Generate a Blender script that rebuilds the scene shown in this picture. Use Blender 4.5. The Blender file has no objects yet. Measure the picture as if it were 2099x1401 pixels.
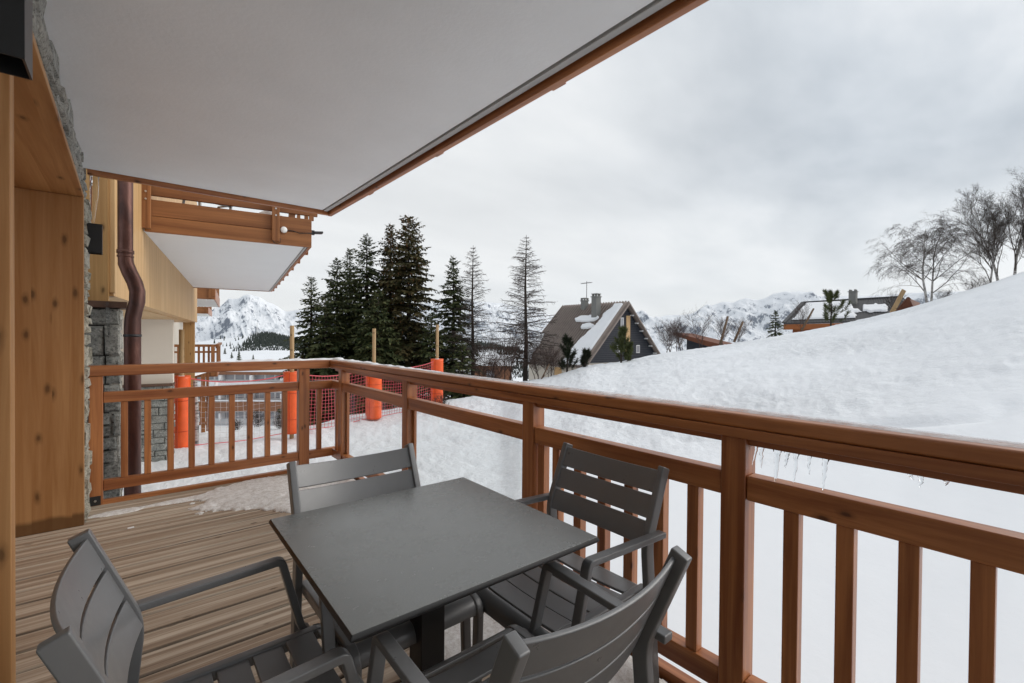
import bpy, math, random
import numpy as np
from mathutils import Vector, Matrix
sc = bpy.context.scene
COL = sc.collection
RND = random.Random(7)
# ------------------------------------------------------------------ camera frame
H = 1.35
F = 948.3047
YAW, PIT, ROL = [math.radians(a) for a in (39.75298, -0.623194, 0.483732)]
fv = np.array([math.sin(YAW)*math.cos(PIT), math.cos(YAW)*math.cos(PIT), math.sin(PIT)])
rv = np.array([math.cos(YAW), -math.sin(YAW), 0.0])
uv = np.cross(rv, fv)
rv, uv = rv*math.cos(ROL)+uv*math.sin(ROL), -rv*math.sin(ROL)+uv*math.cos(ROL)
EYE = np.array([0, 0, H])
def ray(x, y): return fv+rv*(x-1049.5)/F-uv*(y-700.5)/F
def at(x, y, d): return EYE+ray(x, y)*d          # point at optical depth d
def atz(x, y, z):
    r = ray(x, y); return EYE+r*(z-H)/r[2]
def horizon(x): return 683.5+(x-261)*.00845
def zat(x, y, d): return H+(horizon(x)-y)*d/F

# ------------------------------------------------------------------ helpers
def tag(o, label=None, cat=None, group=None, kind=None):
    if label: o['label'] = label
    if cat: o['category'] = cat
    if group: o['group'] = group
    if kind: o['kind'] = kind
    return o
def thing(name, label, cat, loc=(0, 0, 0), rz=0, group=None):
    o = bpy.data.objects.new(name, None); COL.objects.link(o)
    o.location = loc; o.rotation_euler = (0, 0, rz); o.empty_display_size = .1
    return tag(o, label, cat, group)
class MB:
    def __init__(s): s.v = []; s.f = []
    def add(s, vs, fs):
        b = len(s.v); s.v += [tuple(map(float, p)) for p in vs]; s.f += [tuple(b+i for i in f) for f in fs]; return s
    def box(s, x0, x1, y0, y1, z0, z1):
        v = [(x, y, z) for z in (z0, z1) for y in (y0, y1) for x in (x0, x1)]
        return s.add(v, [(0, 2, 3, 1), (4, 5, 7, 6), (0, 1, 5, 4), (2, 6, 7, 3), (0, 4, 6, 2), (1, 3, 7, 5)])
    def obox(s, c, ax, ay, az):
        c, ax, ay, az = map(np.array, (c, ax, ay, az))
        v = [c+i*ax+j*ay+k*az for k in (-1, 1) for j in (-1, 1) for i in (-1, 1)]
        return s.add(v, [(0, 2, 3, 1), (4, 5, 7, 6), (0, 1, 5, 4), (2, 6, 7, 3), (0, 4, 6, 2), (1, 3, 7, 5)])
    def bar(s, p, q, w, h, up=(0, 0, 1)):
        p, q = np.array(p, float), np.array(q, float); t = q-p; L = np.linalg.norm(t); t /= L
        a = np.cross(up, t); 
        if np.linalg.norm(a) < 1e-6: a = np.cross((1, 0, 0), t)
        a /= np.linalg.norm(a); b = np.cross(t, a)
        return s.obox((p+q)/2, a*w/2, b*h/2, t*L/2)
    def sweep(s, pts, side, w, h):
        P = [np.array(p, float) for p in pts]; side = np.array(side, float); n = len(P); vs = []
        for i in range(n):
            t0 = P[i]-P[i-1] if i else P[1]-P[0]
            t1 = P[i+1]-P[i] if i < n-1 else P[i]-P[i-1]
            t0 /= np.linalg.norm(t0); t1 /= np.linalg.norm(t1)
            t = t0+t1; t /= np.linalg.norm(t); k = 1/max(.5, t@t1)
            nn = np.cross(t, side); nn /= np.linalg.norm(nn)
            vs += [P[i]+side*a*w/2+nn*b*h/2*k for a, b in ((-1, -1), (1, -1), (1, 1), (-1, 1))]
        fs = [(3, 2, 1, 0), tuple(4*(n-1)+i for i in range(4))]
        for i in range(n-1):
            for j in range(4): fs.append((4*i+j, 4*i+(j+1) % 4, 4*i+4+(j+1) % 4, 4*i+4+j))
        return s.add(vs, fs)
    def tube(s, pts, rad, n=8, cap=True):
        P = [np.array(p, float) for p in pts]; m = len(P)
        if not hasattr(rad, '__len__'): rad = [rad]*m
        vs = []; ref = np.array([0.31, .2, .93])
        for i in range(m):
            t = P[min(i+1, m-1)]-P[max(i-1, 0)]; t /= np.linalg.norm(t)+1e-12
            a = np.cross(t, ref)
            if np.linalg.norm(a) < .1: a = np.cross(t, (1, 0, 0))
            a /= np.linalg.norm(a); b = np.cross(t, a)
            vs += [P[i]+rad[i]*(a*math.cos(2*math.pi*k/n)+b*math.sin(2*math.pi*k/n)) for k in range(n)]
        fs = []
        for i in range(m-1):
            for k in range(n): fs.append((i*n+k, i*n+(k+1) % n, (i+1)*n+(k+1) % n, (i+1)*n+k))
        if cap: fs += [tuple(range(n))[::-1], tuple((m-1)*n+k for k in range(n))]
        return s.add(vs, fs)
    def build(s, name, mat, parent=None, smooth=False, bevel=0, seg=2, xf=None):
        me = bpy.data.meshes.new(name); me.from_pydata(s.v, [], s.f)
        if xf is not None: me.transform(xf)
        me.update()
        return link(name, me, mat, parent, smooth, bevel, seg)
def link(name, me, mat, parent=None, smooth=False, bevel=0, seg=2):
    if mat is not None: me.materials.append(mat)
    if smooth:
        me.polygons.foreach_set('use_smooth', [True]*len(me.polygons))
    o = bpy.data.objects.new(name, me); COL.objects.link(o)
    if parent is not None: o.parent = parent
    if bevel:
        b = o.modifiers.new('Bevel', 'BEVEL'); b.width = bevel; b.segments = seg; b.limit_method = 'ANGLE'; b.angle_limit = .6
        me.polygons.foreach_set('use_smooth', [True]*len(me.polygons))
        wn = o.modifiers.new('WN', 'WEIGHTED_NORMAL'); wn.keep_sharp = True
    return o
def np_mesh(name, V, Fq, mat, parent=None, smooth=False):
    V = np.asarray(V, np.float32); Fq = np.asarray(Fq, np.int32); k = Fq.shape[1]
    me = bpy.data.meshes.new(name)
    me.vertices.add(len(V)); me.vertices.foreach_set('co', V.ravel())
    me.loops.add(Fq.size); me.loops.foreach_set('vertex_index', Fq.ravel())
    me.polygons.add(len(Fq)); me.polygons.foreach_set('loop_start', np.arange(len(Fq), dtype=np.int32)*k)
    me.update(calc_edges=True)
    return link(name, me, mat, parent, smooth)
def copy_tree(o, parent=None):
    c = o.copy(); COL.objects.link(c); c.parent = parent
    for ch in list(o.children): copy_tree(ch, c)
    return c
def hash2(i, j, seed):
    n = (i*374761393+j*668265263+seed*974711) & 0x7fffffff
    n = ((n ^ (n >> 13))*1274126177) & 0x7fffffff
    return ((n ^ (n >> 16)) & 0xffff)/65535.0
def vnoise(x, y, seed=0):
    x = np.asarray(x, float); y = np.asarray(y, float)
    xi = np.floor(x).astype(np.int64); yi = np.floor(y).astype(np.int64); fx = x-xi; fy = y-yi
    fx = fx*fx*fx*(fx*(fx*6-15)+10); fy = fy*fy*fy*(fy*(fy*6-15)+10)
    a = hash2(xi, yi, seed); b = hash2(xi+1, yi, seed); c = hash2(xi, yi+1, seed); d = hash2(xi+1, yi+1, seed)
    return (a*(1-fx)+b*fx)*(1-fy)+(c*(1-fx)+d*fx)*fy
def fbm(x, y, oct=5, seed=0, gain=.5, ridged=False):
    s = 0; a = 1; t = 0
    for k in range(oct):
        n = vnoise(x*2.03**k+k*17.3, y*2.03**k-k*9.1, seed+k)
        if ridged: n = 1-abs(2*n-1)
        s = s+a*n; t += a; a *= gain
    return s/t
def gsmooth(A, sig, axis):
    r = int(sig*3); k = np.exp(-.5*(np.arange(-r, r+1)/sig)**2); k /= k.sum()
    pad = [(0, 0), (0, 0)]; pad[axis] = (r, r); B = np.pad(A, pad, mode='edge')
    return np.apply_along_axis(lambda m: np.convolve(m, k, 'valid'), axis, B)

# ------------------------------------------------------------------ materials
class NT:
    def __init__(s, name):
        s.m = bpy.data.materials.new(name); s.m.use_nodes = True; s.t = s.m.node_tree; s.n = s.t.nodes
        s.b = s.n['Principled BSDF']; s.out = s.n['Material Output']
    def new(s, ty, **kw):
        n = s.n.new(ty)
        for k, v in kw.items(): setattr(n, k, v)
        return n
    def lk(s, a, b): s.t.links.new(a, b)
    def coord(s, kind='Object', scale=(1, 1, 1), loc=(0, 0, 0)):
        tc = s.new('ShaderNodeTexCoord'); mp = s.new('ShaderNodeMapping')
        mp.inputs['Scale'].default_value = scale; mp.inputs['Location'].default_value = loc
        s.lk(tc.outputs[kind], mp.inputs[0]); return mp.outputs[0]
    def noise(s, vec, scale, detail=4, rough=.55, dist=0):
        n = s.new('ShaderNodeTexNoise'); n.inputs['Scale'].default_value = scale; n.inputs['Detail'].default_value = detail
        n.inputs['Roughness'].default_value = rough; n.inputs['Distortion'].default_value = dist
        s.lk(vec, n.inputs['Vector']); return n.outputs['Fac']
    def ramp(s, fac, stops):
        r = s.new('ShaderNodeValToRGB'); e = r.color_ramp.elements
        while len(e) < len(stops): e.new(.5)
        for i, (p, c) in enumerate(stops):
            e[i].position = p; e[i].color = (*c, 1) if hasattr(c, '__len__') else (c, c, c, 1)
        s.lk(fac, r.inputs[0]); return r.outputs[0]
    def mix(s, fac, a, b, mode='MIX'):
        m = s.new('ShaderNodeMix', data_type='RGBA', blend_type=mode)
        for sock, v in ((m.inputs[0], fac), (m.inputs[6], a), (m.inputs[7], b)):
            if hasattr(v, 'is_linked'): s.lk(v, sock)
            elif hasattr(v, '__len__'): sock.default_value = (*v, 1)
            else: sock.default_value = v
        return m.outputs[2]
    def math(s, op, a, b=0, c=0):
        m = s.new('ShaderNodeMath', operation=op)
        for i, v in enumerate((a, b, c)):
            if hasattr(v, 'is_linked'): s.lk(v, m.inputs[i])
            else: m.inputs[i].default_value = v
        return m.outputs[0]
    def bump(s, h, strength=.3, dist=.01):
        b = s.new('ShaderNodeBump'); b.inputs['Strength'].default_value = strength; b.inputs['Distance'].default_value = dist
        s.lk(h, b.inputs['Height']); s.lk(b.outputs[0], s.b.inputs['Normal']); return b
    def col(s, c):
        if hasattr(c, 'is_linked'): s.lk(c, s.b.inputs['Base Color'])
        else: s.b.inputs['Base Color'].default_value = (*c, 1)
    def set(s, rough=.5, metal=0, spec=.5):
        s.b.inputs['Roughness'].default_value = rough; s.b.inputs['Metallic'].default_value = metal
        s.b.inputs['Specular IOR Level'].default_value = spec
def island(t):
    return t.new('ShaderNodeNewGeometry').outputs['Random Per Island']
def wood(name, axis, dark, light, grain=22, rough=.5, knots=True, stave=None, stave_axis=0, spec=.35, isl=True, ks=(9.0, 4.2, .58), wet=False):
    t = NT(name); sx = [grain]*3; sx[axis] = grain*.045
    oi = t.new('ShaderNodeObjectInfo'); tc = t.new('ShaderNodeTexCoord')
    off = t.new('ShaderNodeVectorMath', operation='ADD'); rnd = oi.outputs['Random']
    if isl: rnd = t.math('ADD', rnd, island(t))
    comb = t.new('ShaderNodeCombineXYZ'); k = t.math('MULTIPLY', rnd, 37.0)
    for i in range(3): t.lk(k, comb.inputs[i])
    t.lk(tc.outputs['Object'], off.inputs[0]); t.lk(comb.outputs[0], off.inputs[1])
    vec0 = off.outputs[0]
    tone = None
    if stave:
        sep = t.new('ShaderNodeSeparateXYZ'); t.lk(tc.outputs['Object'], sep.inputs[0])
        cell = t.math('FLOOR', t.math('DIVIDE', sep.outputs[stave_axis], stave))
        wn = t.new('ShaderNodeTexWhiteNoise', noise_dimensions='1D'); t.lk(cell, wn.inputs['W']); tone = wn.outputs['Value']
        o2 = t.new('ShaderNodeVectorMath', operation='ADD'); c2 = t.new('ShaderNodeCombineXYZ')
        kk = t.math('MULTIPLY', tone, 23.0)
        for i in range(3): t.lk(kk, c2.inputs[i])
        t.lk(vec0, o2.inputs[0]); t.lk(c2.outputs[0], o2.inputs[1]); vec0 = o2.outputs[0]
    mp = t.new('ShaderNodeMapping'); mp.inputs['Scale'].default_value = sx; t.lk(vec0, mp.inputs[0])
    g = t.noise(mp.outputs[0], 1.0, 6, .62, .6)
    c = t.ramp(g, [(.32, dark), (.62, light)])
    sx2 = [grain*5]*3; sx2[axis] = grain*.12
    mp2 = t.new('ShaderNodeMapping'); mp2.inputs['Scale'].default_value = sx2; t.lk(vec0, mp2.inputs[0])
    fine = t.noise(mp2.outputs[0], 1.0, 3, .6)
    c = t.mix(t.math('MULTIPLY', t.math('SUBTRACT', fine, .35), .55), c, tuple(d*.55 for d in dark))
    mp4 = t.new('ShaderNodeMapping'); mp4.inputs['Scale'].default_value = [3 if i != axis else .8 for i in range(3)]; t.lk(vec0, mp4.inputs[0])
    blot = t.noise(mp4.outputs[0], 1.0, 3, .6)
    c = t.mix(t.math('MULTIPLY', t.math('SUBTRACT', blot, .42), .9), c, tuple(d*.8 for d in dark))
    if tone is not None:
        c = t.mix(t.math('MULTIPLY', tone, .45), c, tuple(d*.9 for d in dark))
    if isl:
        c = t.mix(t.math('MULTIPLY', t.math('FRACT', t.math('MULTIPLY', rnd, 7.3)), .35), c, tuple(d*.85 for d in dark))
    if knots:
        s3 = [7.5]*3; s3[axis] = 3.6
        s3v = t.new('ShaderNodeSeparateXYZ'); t.lk(vec0, s3v.inputs[0]); o_a = [i for i in range(3) if i != axis]
        mp3 = t.new('ShaderNodeCombineXYZ'); t.lk(t.math('MULTIPLY', t.math('ADD', s3v.outputs[o_a[0]], s3v.outputs[o_a[1]]), ks[0]), mp3.inputs[0]); t.lk(t.math('MULTIPLY', s3v.outputs[axis], ks[1]), mp3.inputs[1])
        wob = t.new('ShaderNodeTexVoronoi', voronoi_dimensions='2D'); wob.inputs['Scale'].default_value = 1; t.lk(mp3.outputs[0], wob.inputs['Vector'])
        wn2 = t.new('ShaderNodeTexWhiteNoise'); t.lk(wob.outputs['Color'], wn2.inputs['Vector'])
        sel = t.math('GREATER_THAN', wn2.outputs['Value'], ks[2])
        kd = t.math('ADD', t.math('ADD', wob.outputs['Distance'], t.math('MULTIPLY', t.noise(mp3.outputs[0], 2.5, 4), .22)), -.10)
        km = t.ramp(kd, [(.07, 1.0), (.13, .45), (.24, 0.0)])
        kf = t.math('MULTIPLY', km, sel)
        c = t.mix(t.math('MULTIPLY', kf, .85), c, tuple(d*.28 for d in dark))
    if wet:
        sw_ = t.new('ShaderNodeSeparateXYZ'); t.lk(tc.outputs['Object'], sw_.inputs[0])
        c = t.mix(t.ramp(t.math('SUBTRACT', sw_.outputs[2], t.math('MULTIPLY', blot, .14)), [(-.055, .8), (.03, 0.)]), c, tuple(d*.25 for d in dark))
    t.col(c); t.set(rough, 0, spec)
    t.bump(t.math('ADD', g, t.math('MULTIPLY', fine, .5)), .25, .003)
    return t.m
def plain(name, c, rough=.5, metal=0, spec=.5, var=.12, scale=6, bump=0, bscale=80, c2=None):
    t = NT(name); v = t.coord('Object')
    n = t.noise(v, scale, 5, .6)
    cc = t.mix(n, tuple(x*(1-var) for x in c), c2 or tuple(min(1, x*(1+var)) for x in c))
    t.col(cc); t.set(rough, metal, spec)
    if bump: t.bump(t.noise(v, bscale, 4, .6), bump, .003)
    return t.m
def stone(name, cols, scale=9):
    t = NT(name); v = t.coord('Object'); r = island(t)
    n = t.noise(v, scale, 8, .7, .4); n2 = t.noise(v, scale*5, 6, .7)
    c = t.ramp(n, [(.3, cols[0]), (.5, cols[1]), (.72, cols[2])])
    c = t.mix(t.math('MULTIPLY', r, .6), c, cols[3])
    c = t.mix(t.ramp(n2, [(.48, 0.0), (.66, .8)]), c, tuple(x*.35 for x in cols[0]))
    t.col(c); t.set(.85, 0, .3)
    t.bump(t.math('ADD', n, t.math('MULTIPLY', n2, .6)), 1.0, .02); return t.m
M = {}
LD, LL = (.24, .070, .020), (.56, .225, .080)
for a, n in enumerate('xyz'): M['larch_'+n] = wood('larch wood '+n, a, LD, LL, 20, .36, spec=.55, ks=(15.0, 7.0, .86))
for a, n in enumerate('xyz'):
    M['spruce_'+n] = wood('spruce panel '+n, a, (.36, .165, .055), (.62, .36, .16), 14, .5, True, .098, 0 if n != 'x' else 1, ks=(9.5, 4.0, .64), wet=(n == 'z'))
M['pale_z'] = wood('pale cladding', 2, (.50, .30, .13), (.70, .47, .24), 12, .5, False, .085, 1, isl=False)
M['pale_y'] = wood('pale beam', 1, (.50, .31, .14), (.68, .46, .24), 14, .5, False, None, 0)
M['honey_z'] = wood('honey post', 2, (.36, .19, .065), (.56, .34, .14), 14, .5, True, .14, 0)
M['far_x'] = wood('warm plank', 0, (.17, .060, .019), (.36, .155, .056), 9, .5, False)
M['far_z'] = wood('warm post', 2, (.19, .070, .022), (.38, .165, .060), 14, .5, False)
M['pole'] = wood('pine pole', 2, (.32, .2, .09), (.5, .34, .18), 16, .6, True)
M['old_wood'] = wood('old timber', 2, (.1, .06, .035), (.2, .13, .08), 14, .7, False)
# deck boards
t = NT('weathered deck'); oi = island(t)
tc = t.new('ShaderNodeTexCoord'); comb = t.new('ShaderNodeCombineXYZ'); k = t.math('MULTIPLY', oi, 41.0)
t.lk(k, comb.inputs[0]); t.lk(k, comb.inputs[2]); ad = t.new('ShaderNodeVectorMath', operation='ADD')
t.lk(tc.outputs['Object'], ad.inputs[0]); t.lk(comb.outputs[0], ad.inputs[1])
def mp_(s):
    m = t.new('ShaderNodeMapping'); m.inputs['Scale'].default_value = s; t.lk(ad.outputs[0], m.inputs[0]); return m.outputs[0]
g = t.noise(mp_((.5, 26, 3)), 1, 7, .72, .35); g2 = t.noise(mp_((4, 160, 5)), 1, 3, .6); bl = t.noise(mp_((2.2, 6, 5)), 1, 4, .6)
c = t.ramp(g, [(.34, (.17, .118, .080)), (.47, (.42, .325, .245)), (.60, (.78, .68, .56))])
c = t.mix(t.math('MULTIPLY', g2, .5), c, (.20, .13, .08)); c = t.mix(t.math('MULTIPLY', t.math('SUBTRACT', bl, .35), .6), c, (.30, .20, .125))
c = t.mix(t.math('MULTIPLY', oi, .4), c, (.42, .34, .26))
kv = t.new('ShaderNodeTexVoronoi'); t.lk(mp_((3.5, 9, 1)), kv.inputs['Vector']); kv.inputs['Scale'].default_value = 1
c = t.mix(t.ramp(kv.outputs['Distance'], [(.05, .8), (.10, 0.0)]), c, (.06, .035, .02))
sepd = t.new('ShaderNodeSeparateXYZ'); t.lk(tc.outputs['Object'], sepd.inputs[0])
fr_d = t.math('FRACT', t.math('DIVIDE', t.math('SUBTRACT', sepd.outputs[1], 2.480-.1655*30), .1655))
gro = t.math('MULTIPLY', t.math('ADD', t.math('COSINE', t.math('MULTIPLY', fr_d, 12.566)), 1.0), .5)
gro = t.math('ADD', gro, t.math('MULTIPLY', t.math('SUBTRACT', t.noise(mp_((.45, 14, 3)), 1, 4, .6), .5), 2.4))
c = t.mix(t.ramp(gro, [(.0, .35), (.4, 0.)]), c, (.19, .125, .08))
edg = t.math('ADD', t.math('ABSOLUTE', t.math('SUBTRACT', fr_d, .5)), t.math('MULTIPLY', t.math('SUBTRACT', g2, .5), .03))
c = t.mix(t.ramp(edg, [(.415, 0.), (.45, .92)]), c, (.055, .036, .024))  # board edges painted dark to deepen the shade of the gaps
c = t.mix(t.ramp(gro, [(.72, 0.), (1.05, .5)]), c, (.66, .57, .46))
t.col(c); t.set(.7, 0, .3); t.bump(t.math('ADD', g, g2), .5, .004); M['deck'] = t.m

M['white'] = plain('white soffit render', (.85, .87, .89), .85, 0, .2, .075, 2.2, .35, 45)
M['white_far'] = plain('white soffit panel', (.80, .82, .84), .8, 0, .2, .03, 2, .05)
M['metal_strip'] = plain('grey drip strip', (.45, .45, .45), .5, 0, .4, .1, 8)
M['bolt'] = plain('steel bolt', (.6, .6, .6), .3, 1)
M['bracket'] = plain('dark steel', (.05, .05, .052), .45, .6)
M['stone'] = stone('grey schist', ((.08, .085, .08), (.24, .25, .235), (.50, .50, .46), (.36, .34, .30)))
M['stone_pale'] = stone('pale lichen stone', ((.16, .16, .145), (.42, .42, .39), (.70, .69, .63), (.46, .43, .37)), 12)
M['stone_cream'] = stone('cream lichen stone', ((.22, .21, .18), (.50, .48, .41), (.74, .71, .62), (.52, .48, .38)), 14)
M['mortar'] = plain('dark joint', (.045, .043, .04), .9)
M['mortar_pale'] = plain('pale joint', (.3, .28, .24), .9, bump=.5)
M['beige'] = plain('beige render', (.66, .60, .52), .9, 0, .2, .05, 2, .1)
M['brown_sill'] = plain('dark brown sill', (.10, .05, .03), .6)
M['lampblack'] = plain('black lamp metal', (.012, .012, .013), .55, 0, .5, .1, 40, .1, 300)
M['lampgrey'] = plain('lamp side', (.03, .031, .034), .35, 0, .6)  # paler grey puts the light on the lamp's outer face into its colour
t = NT('grey powder coat'); v = t.coord('Object'); n = t.noise(v, 5, 6, .65); n2 = t.noise(v, 700, 2, .6); n3 = t.noise(v, 22, 5, .7)
c = t.mix(n, (.135, .137, .142), (.16, .161, .165)); c = t.mix(t.ramp(n3, [(.60, 0.), (.75, .35)]), c, (.19, .185, .175)); t.col(c); t.set(.3, 0, .75)
t.lk(t.ramp(n3, [(.3, .27), (.7, .36)]), t.b.inputs['Roughness']); t.bump(n2, .05, .0006); M['chair'] = t.m
t = NT('table laminate'); v = t.coord('Object')
n1 = t.noise(v, 2.2, 5, .6, .3); n2 = t.noise(v, 420, 2, .6); n3 = t.noise(v, 9, 6, .7)
c = t.mix(n1, (.115, .122, .121), (.14, .145, .142)); c = t.mix(t.math('MULTIPLY', t.ramp(n2, [(.45, 0.), (.75, 1.)]), .5), c, (.2, .2, .19)); vv = t.new('ShaderNodeTexVoronoi'); t.lk(t.coord('Object', (1, 1, 0)), vv.inputs['Vector']); vv.inputs['Scale'].default_value = 9; c = t.mix(t.ramp(vv.outputs['Distance'], [(.015, .7), (.03, 0.)]), c, (.5, .5, .48))
t.col(c); t.lk(t.ramp(n3, [(.3, .23), (.7, .30)]), t.b.inputs['Roughness']); t.b.inputs['Specular IOR Level'].default_value = .8; t.bump(n2, .08, .001); M['table'] = t.m
M['tedge'] = plain('black table edge', (.012, .012, .013), .45, 0, .5)
t = NT('oxidised copper'); v = t.coord('Object', (1, 1, .35)); n = t.noise(v, 7, 7, .65, .6); n2 = t.noise(v, 40, 4, .6)
c = t.ramp(n, [(.3, (.045, .022, .018)), (.5, (.12, .05, .036)), (.7, (.21, .105, .08))]); c = t.mix(t.math('MULTIPLY', n2, .35), c, (.09, .05, .05))
t.col(c); t.set(.42, .55, .5); M['copper'] = t.m
M['orange'] = plain('orange tarpaulin', (.80, .105, .016), .45, 0, .5, .3, 4, .9, 9)
M['seam'] = plain('orange seam', (.48, .05, .01), .6)
M['net_red'] = plain('red cord', (.62, .11, .13), .8)
M['net_white'] = plain('pale cord', (.55, .5, .5), .8)
M['slate_lines'] = plain('slate board edges', (.075, .08, .095), .7)
M['slate'] = plain('dark slate boards', (.035, .038, .048), .7, 0, .3, .25, 3)
M['roof'] = plain('brown sheet roof', (.25, .205, .18), .6, 0, .4, .25, 2)
M['roof2'] = plain('dark sheet roof', (.05, .048, .05), .55, 0, .4, .2, 2)
M['concrete'] = plain('grey block', (.20, .20, .19), .9, 0, .2, .2, 5, .4)
M['ochre'] = plain('ochre panel', (.62, .40, .2), .8)
M['whitepaint'] = plain('white paint', (.75, .75, .75), .6)
M['rust'] = plain('rusty timber', (.15, .055, .03), .8, 0, .3, .3, 4)
M['orange_wood'] = plain('orange stained fascia', (.33, .11, .035), .6, 0, .3, .2, 3)
M['winglass'] = plain('grey window glass', (.33, .335, .36), .12, 0, .6, .4, .6)
M['brownband'] = plain('brown cladding band', (.26, .12, .065), .7, 0, .3, .25, 2)
M['plastic_white'] = plain('white plastic', (.78, .78, .76), .4)
def leafmat(name, a, b, trans=.0, rough=.7):
    t = NT(name); r = island(t); v = t.coord('Object'); n = t.noise(v, .9, 3, .6)
    c = t.mix(r, a, b); c = t.mix(t.math('MULTIPLY', n, .55), c, tuple(x*.5 for x in a)); t.col(c); t.set(rough, 0, .25); return t.m
M['needles'] = leafmat('spruce needles', (.032, .055, .020), (.145, .15, .058))
M['needles_brown'] = leafmat('spruce needles with cones', (.040, .048, .018), (.16, .12, .05))
M['pine'] = leafmat('pine needles', (.045, .062, .02), (.15, .165, .06))
M['pine_dark'] = leafmat('dark pine needles', (.012, .018, .010), (.04, .048, .022))
M['cones'] = leafmat('brown cones', (.17, .075, .03), (.30, .16, .075))
M['bark'] = plain('dark bark', (.045, .036, .03), .9, 0, .2, .4, 8)
M['twig'] = leafmat('bare twigs', (.045, .034, .03), (.11, .085, .07))
M['twig_red'] = leafmat('reddish bare twigs', (.05, .03, .026), (.12, .075, .06))
t = NT('birch bark'); v = t.coord('Object', (1, 1, 3)); n = t.noise(v, 5, 5, .7)
t.col(t.ramp(n, [(.38, (.05, .045, .042)), (.52, (.42, .4, .38)), (.7, (.62, .6, .57))])); t.set(.8); M['birch'] = t.m
M['forest'] = leafmat('distant forest', (.012, .02, .016), (.035, .045, .03))
# snow
t = NT('snow'); v = t.coord('Object'); at_ = t.new('ShaderNodeAttribute'); at_.attribute_name = 'rough'
n = t.noise(v, 1.1, 8, .65); n2 = t.noise(t.coord('Object', (6.5, 4.5, 6)), 1.0, 7, .72, .4)
t.col(t.mix(n, (.77, .795, .825), (.835, .855, .88))); t.set(.6, 0, .25)
hh = t.math('ADD', t.math('MULTIPLY', n2, at_.outputs['Fac']), t.math('MULTIPLY', n, .16)); t.bump(hh, .9, .085)
M['snow'] = t.m
t = NT('granular snow'); v = t.coord('Object'); n = t.noise(v, 30, 6, .75); n2 = t.noise(v, 8, 4, .6); n3 = t.noise(v, 130, 2)
c = t.mix(t.ramp(n, [(.35, 0.), (.6, 1.)]), (.58, .55, .52), (.87, .865, .86)); c = t.mix(t.ramp(n3, [(.66, 0.), (.74, .7)]), c, (.25, .19, .14))
t.col(c); t.set(.6, 0, .3); t.bump(n, .6, .008); M['old_snow'] = t.m
M['clean_snow'] = plain('clean snow', (.82, .83, .85), .7, 0, .2, .04, 12, .6, 30)
t = NT('ice'); t.b.inputs['Transmission Weight'].default_value = 1; t.b.inputs['IOR'].default_value = 1.31; t.b.inputs['Roughness'].default_value = .05
t.col((.95, .97, .98)); v = t.coord('Object'); t.bump(t.noise(v, 30, 2), .15, .003); M['ice'] = t.m
t = NT('ice film'); v = t.coord('Object'); n = t.noise(v, 14, 5, .65)
t.col((.80, .81, .83)); t.set(.15, 0, .5); t.b.inputs['Alpha'].default_value = 1
t.lk(t.ramp(n, [(.34, .25), (.62, .70)]), t.b.inputs['Alpha']); t.bump(n, .1, .002); M['icefilm'] = t.m
t = NT('clear glass'); tr = t.new('ShaderNodeBsdfTransparent'); tr.inputs[0].default_value = (.96, .97, .97, 1)
gl = t.new('ShaderNodeBsdfGlossy'); gl.inputs['Roughness'].default_value = .02; fr = t.new('ShaderNodeFresnel'); fr.inputs[0].default_value = 1.5
di = t.new('ShaderNodeBsdfDiffuse'); di.inputs[0].default_value = (.8, .82, .84, 1)
m1 = t.new('ShaderNodeMixShader'); m2 = t.new('ShaderNodeMixShader'); m2.inputs[0].default_value = .008
m1.inputs[0].default_value = .035; t.lk(tr.outputs[0], m1.inputs[1]); t.lk(gl.outputs[0], m1.inputs[2])
t.lk(m1.outputs[0], m2.inputs[1]); t.lk(di.outputs[0], m2.inputs[2]); t.lk(m2.outputs[0], t.out.inputs[0]); M['glass'] = t.m
# mountain: snow with rock showing on the steep faces
def mountain_mat(name, rock, cut):
    t = NT(name); v = t.coord('Object'); g = t.new('ShaderNodeNewGeometry'); sep = t.new('ShaderNodeSeparateXYZ'); t.lk(g.outputs['Normal'], sep.inputs[0])
    n = t.noise(v, .020, 9, .74, .3); n2 = t.noise(t.coord('Object', (1, 1, .45)), .07, 8, .78)
    s = t.math('ADD', sep.outputs[2], t.math('MULTIPLY', t.math('SUBTRACT', n, .5), .9)); s = t.math('ADD', s, t.math('MULTIPLY', t.math('SUBTRACT', n2, .5), .8))
    f = t.ramp(s, [(cut-.07, 0.), (cut+.07, 1.)])
    t.col(t.mix(f, rock, (.80, .82, .85))); t.set(.9, 0, .1); t.bump(t.math('ADD', n, n2), .8, 5); return t.m
M['mount'] = mountain_mat('mountain rock and snow', (.15, .17, .21), .64)

# ------------------------------------------------------------------ terrain
def zc(px, y, d=900): return zat(px, y, d)
COLS = []
def colm(px, pts): COLS.append((px, pts))
def left(px, zcr, near=-1.6, dn=12, d2=3): colm(px, [(0, -1.5), (4, -1.5), (dn, near), (20, -2.6), (35, -6), (60, -11), (120, -13), (300, -16), (450, -22), (600, -21), (720, -15), (900, zcr), (1100, zcr-30), (1500, -90), (3000, -160)])
left(-600, -20); left(150, -16); left(300, zc(300, 700)); left(400, zc(400, 697)); left(450, zc(450, 688)); left(500, zc(500, 679))
left(545, zc(545, 673)); left(600, zc(600, 688)); left(640, zc(640, 712), -1.66, 15)
def mid(px, ynear, dn, ycr): colm(px, [(0, -1.5), (4, -1.5), (12, -1.6), (17, -1.66), (dn, zat(px, ynear, dn)), (dn+4, zat(px, ynear, dn)-.8), (38, -4), (65, -11), (120, -22), (300, -50), (600, -60), (900, zc(px, ycr)), (1100, zc(px, ycr)-30), (1500, -90), (3000, -160)])
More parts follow.
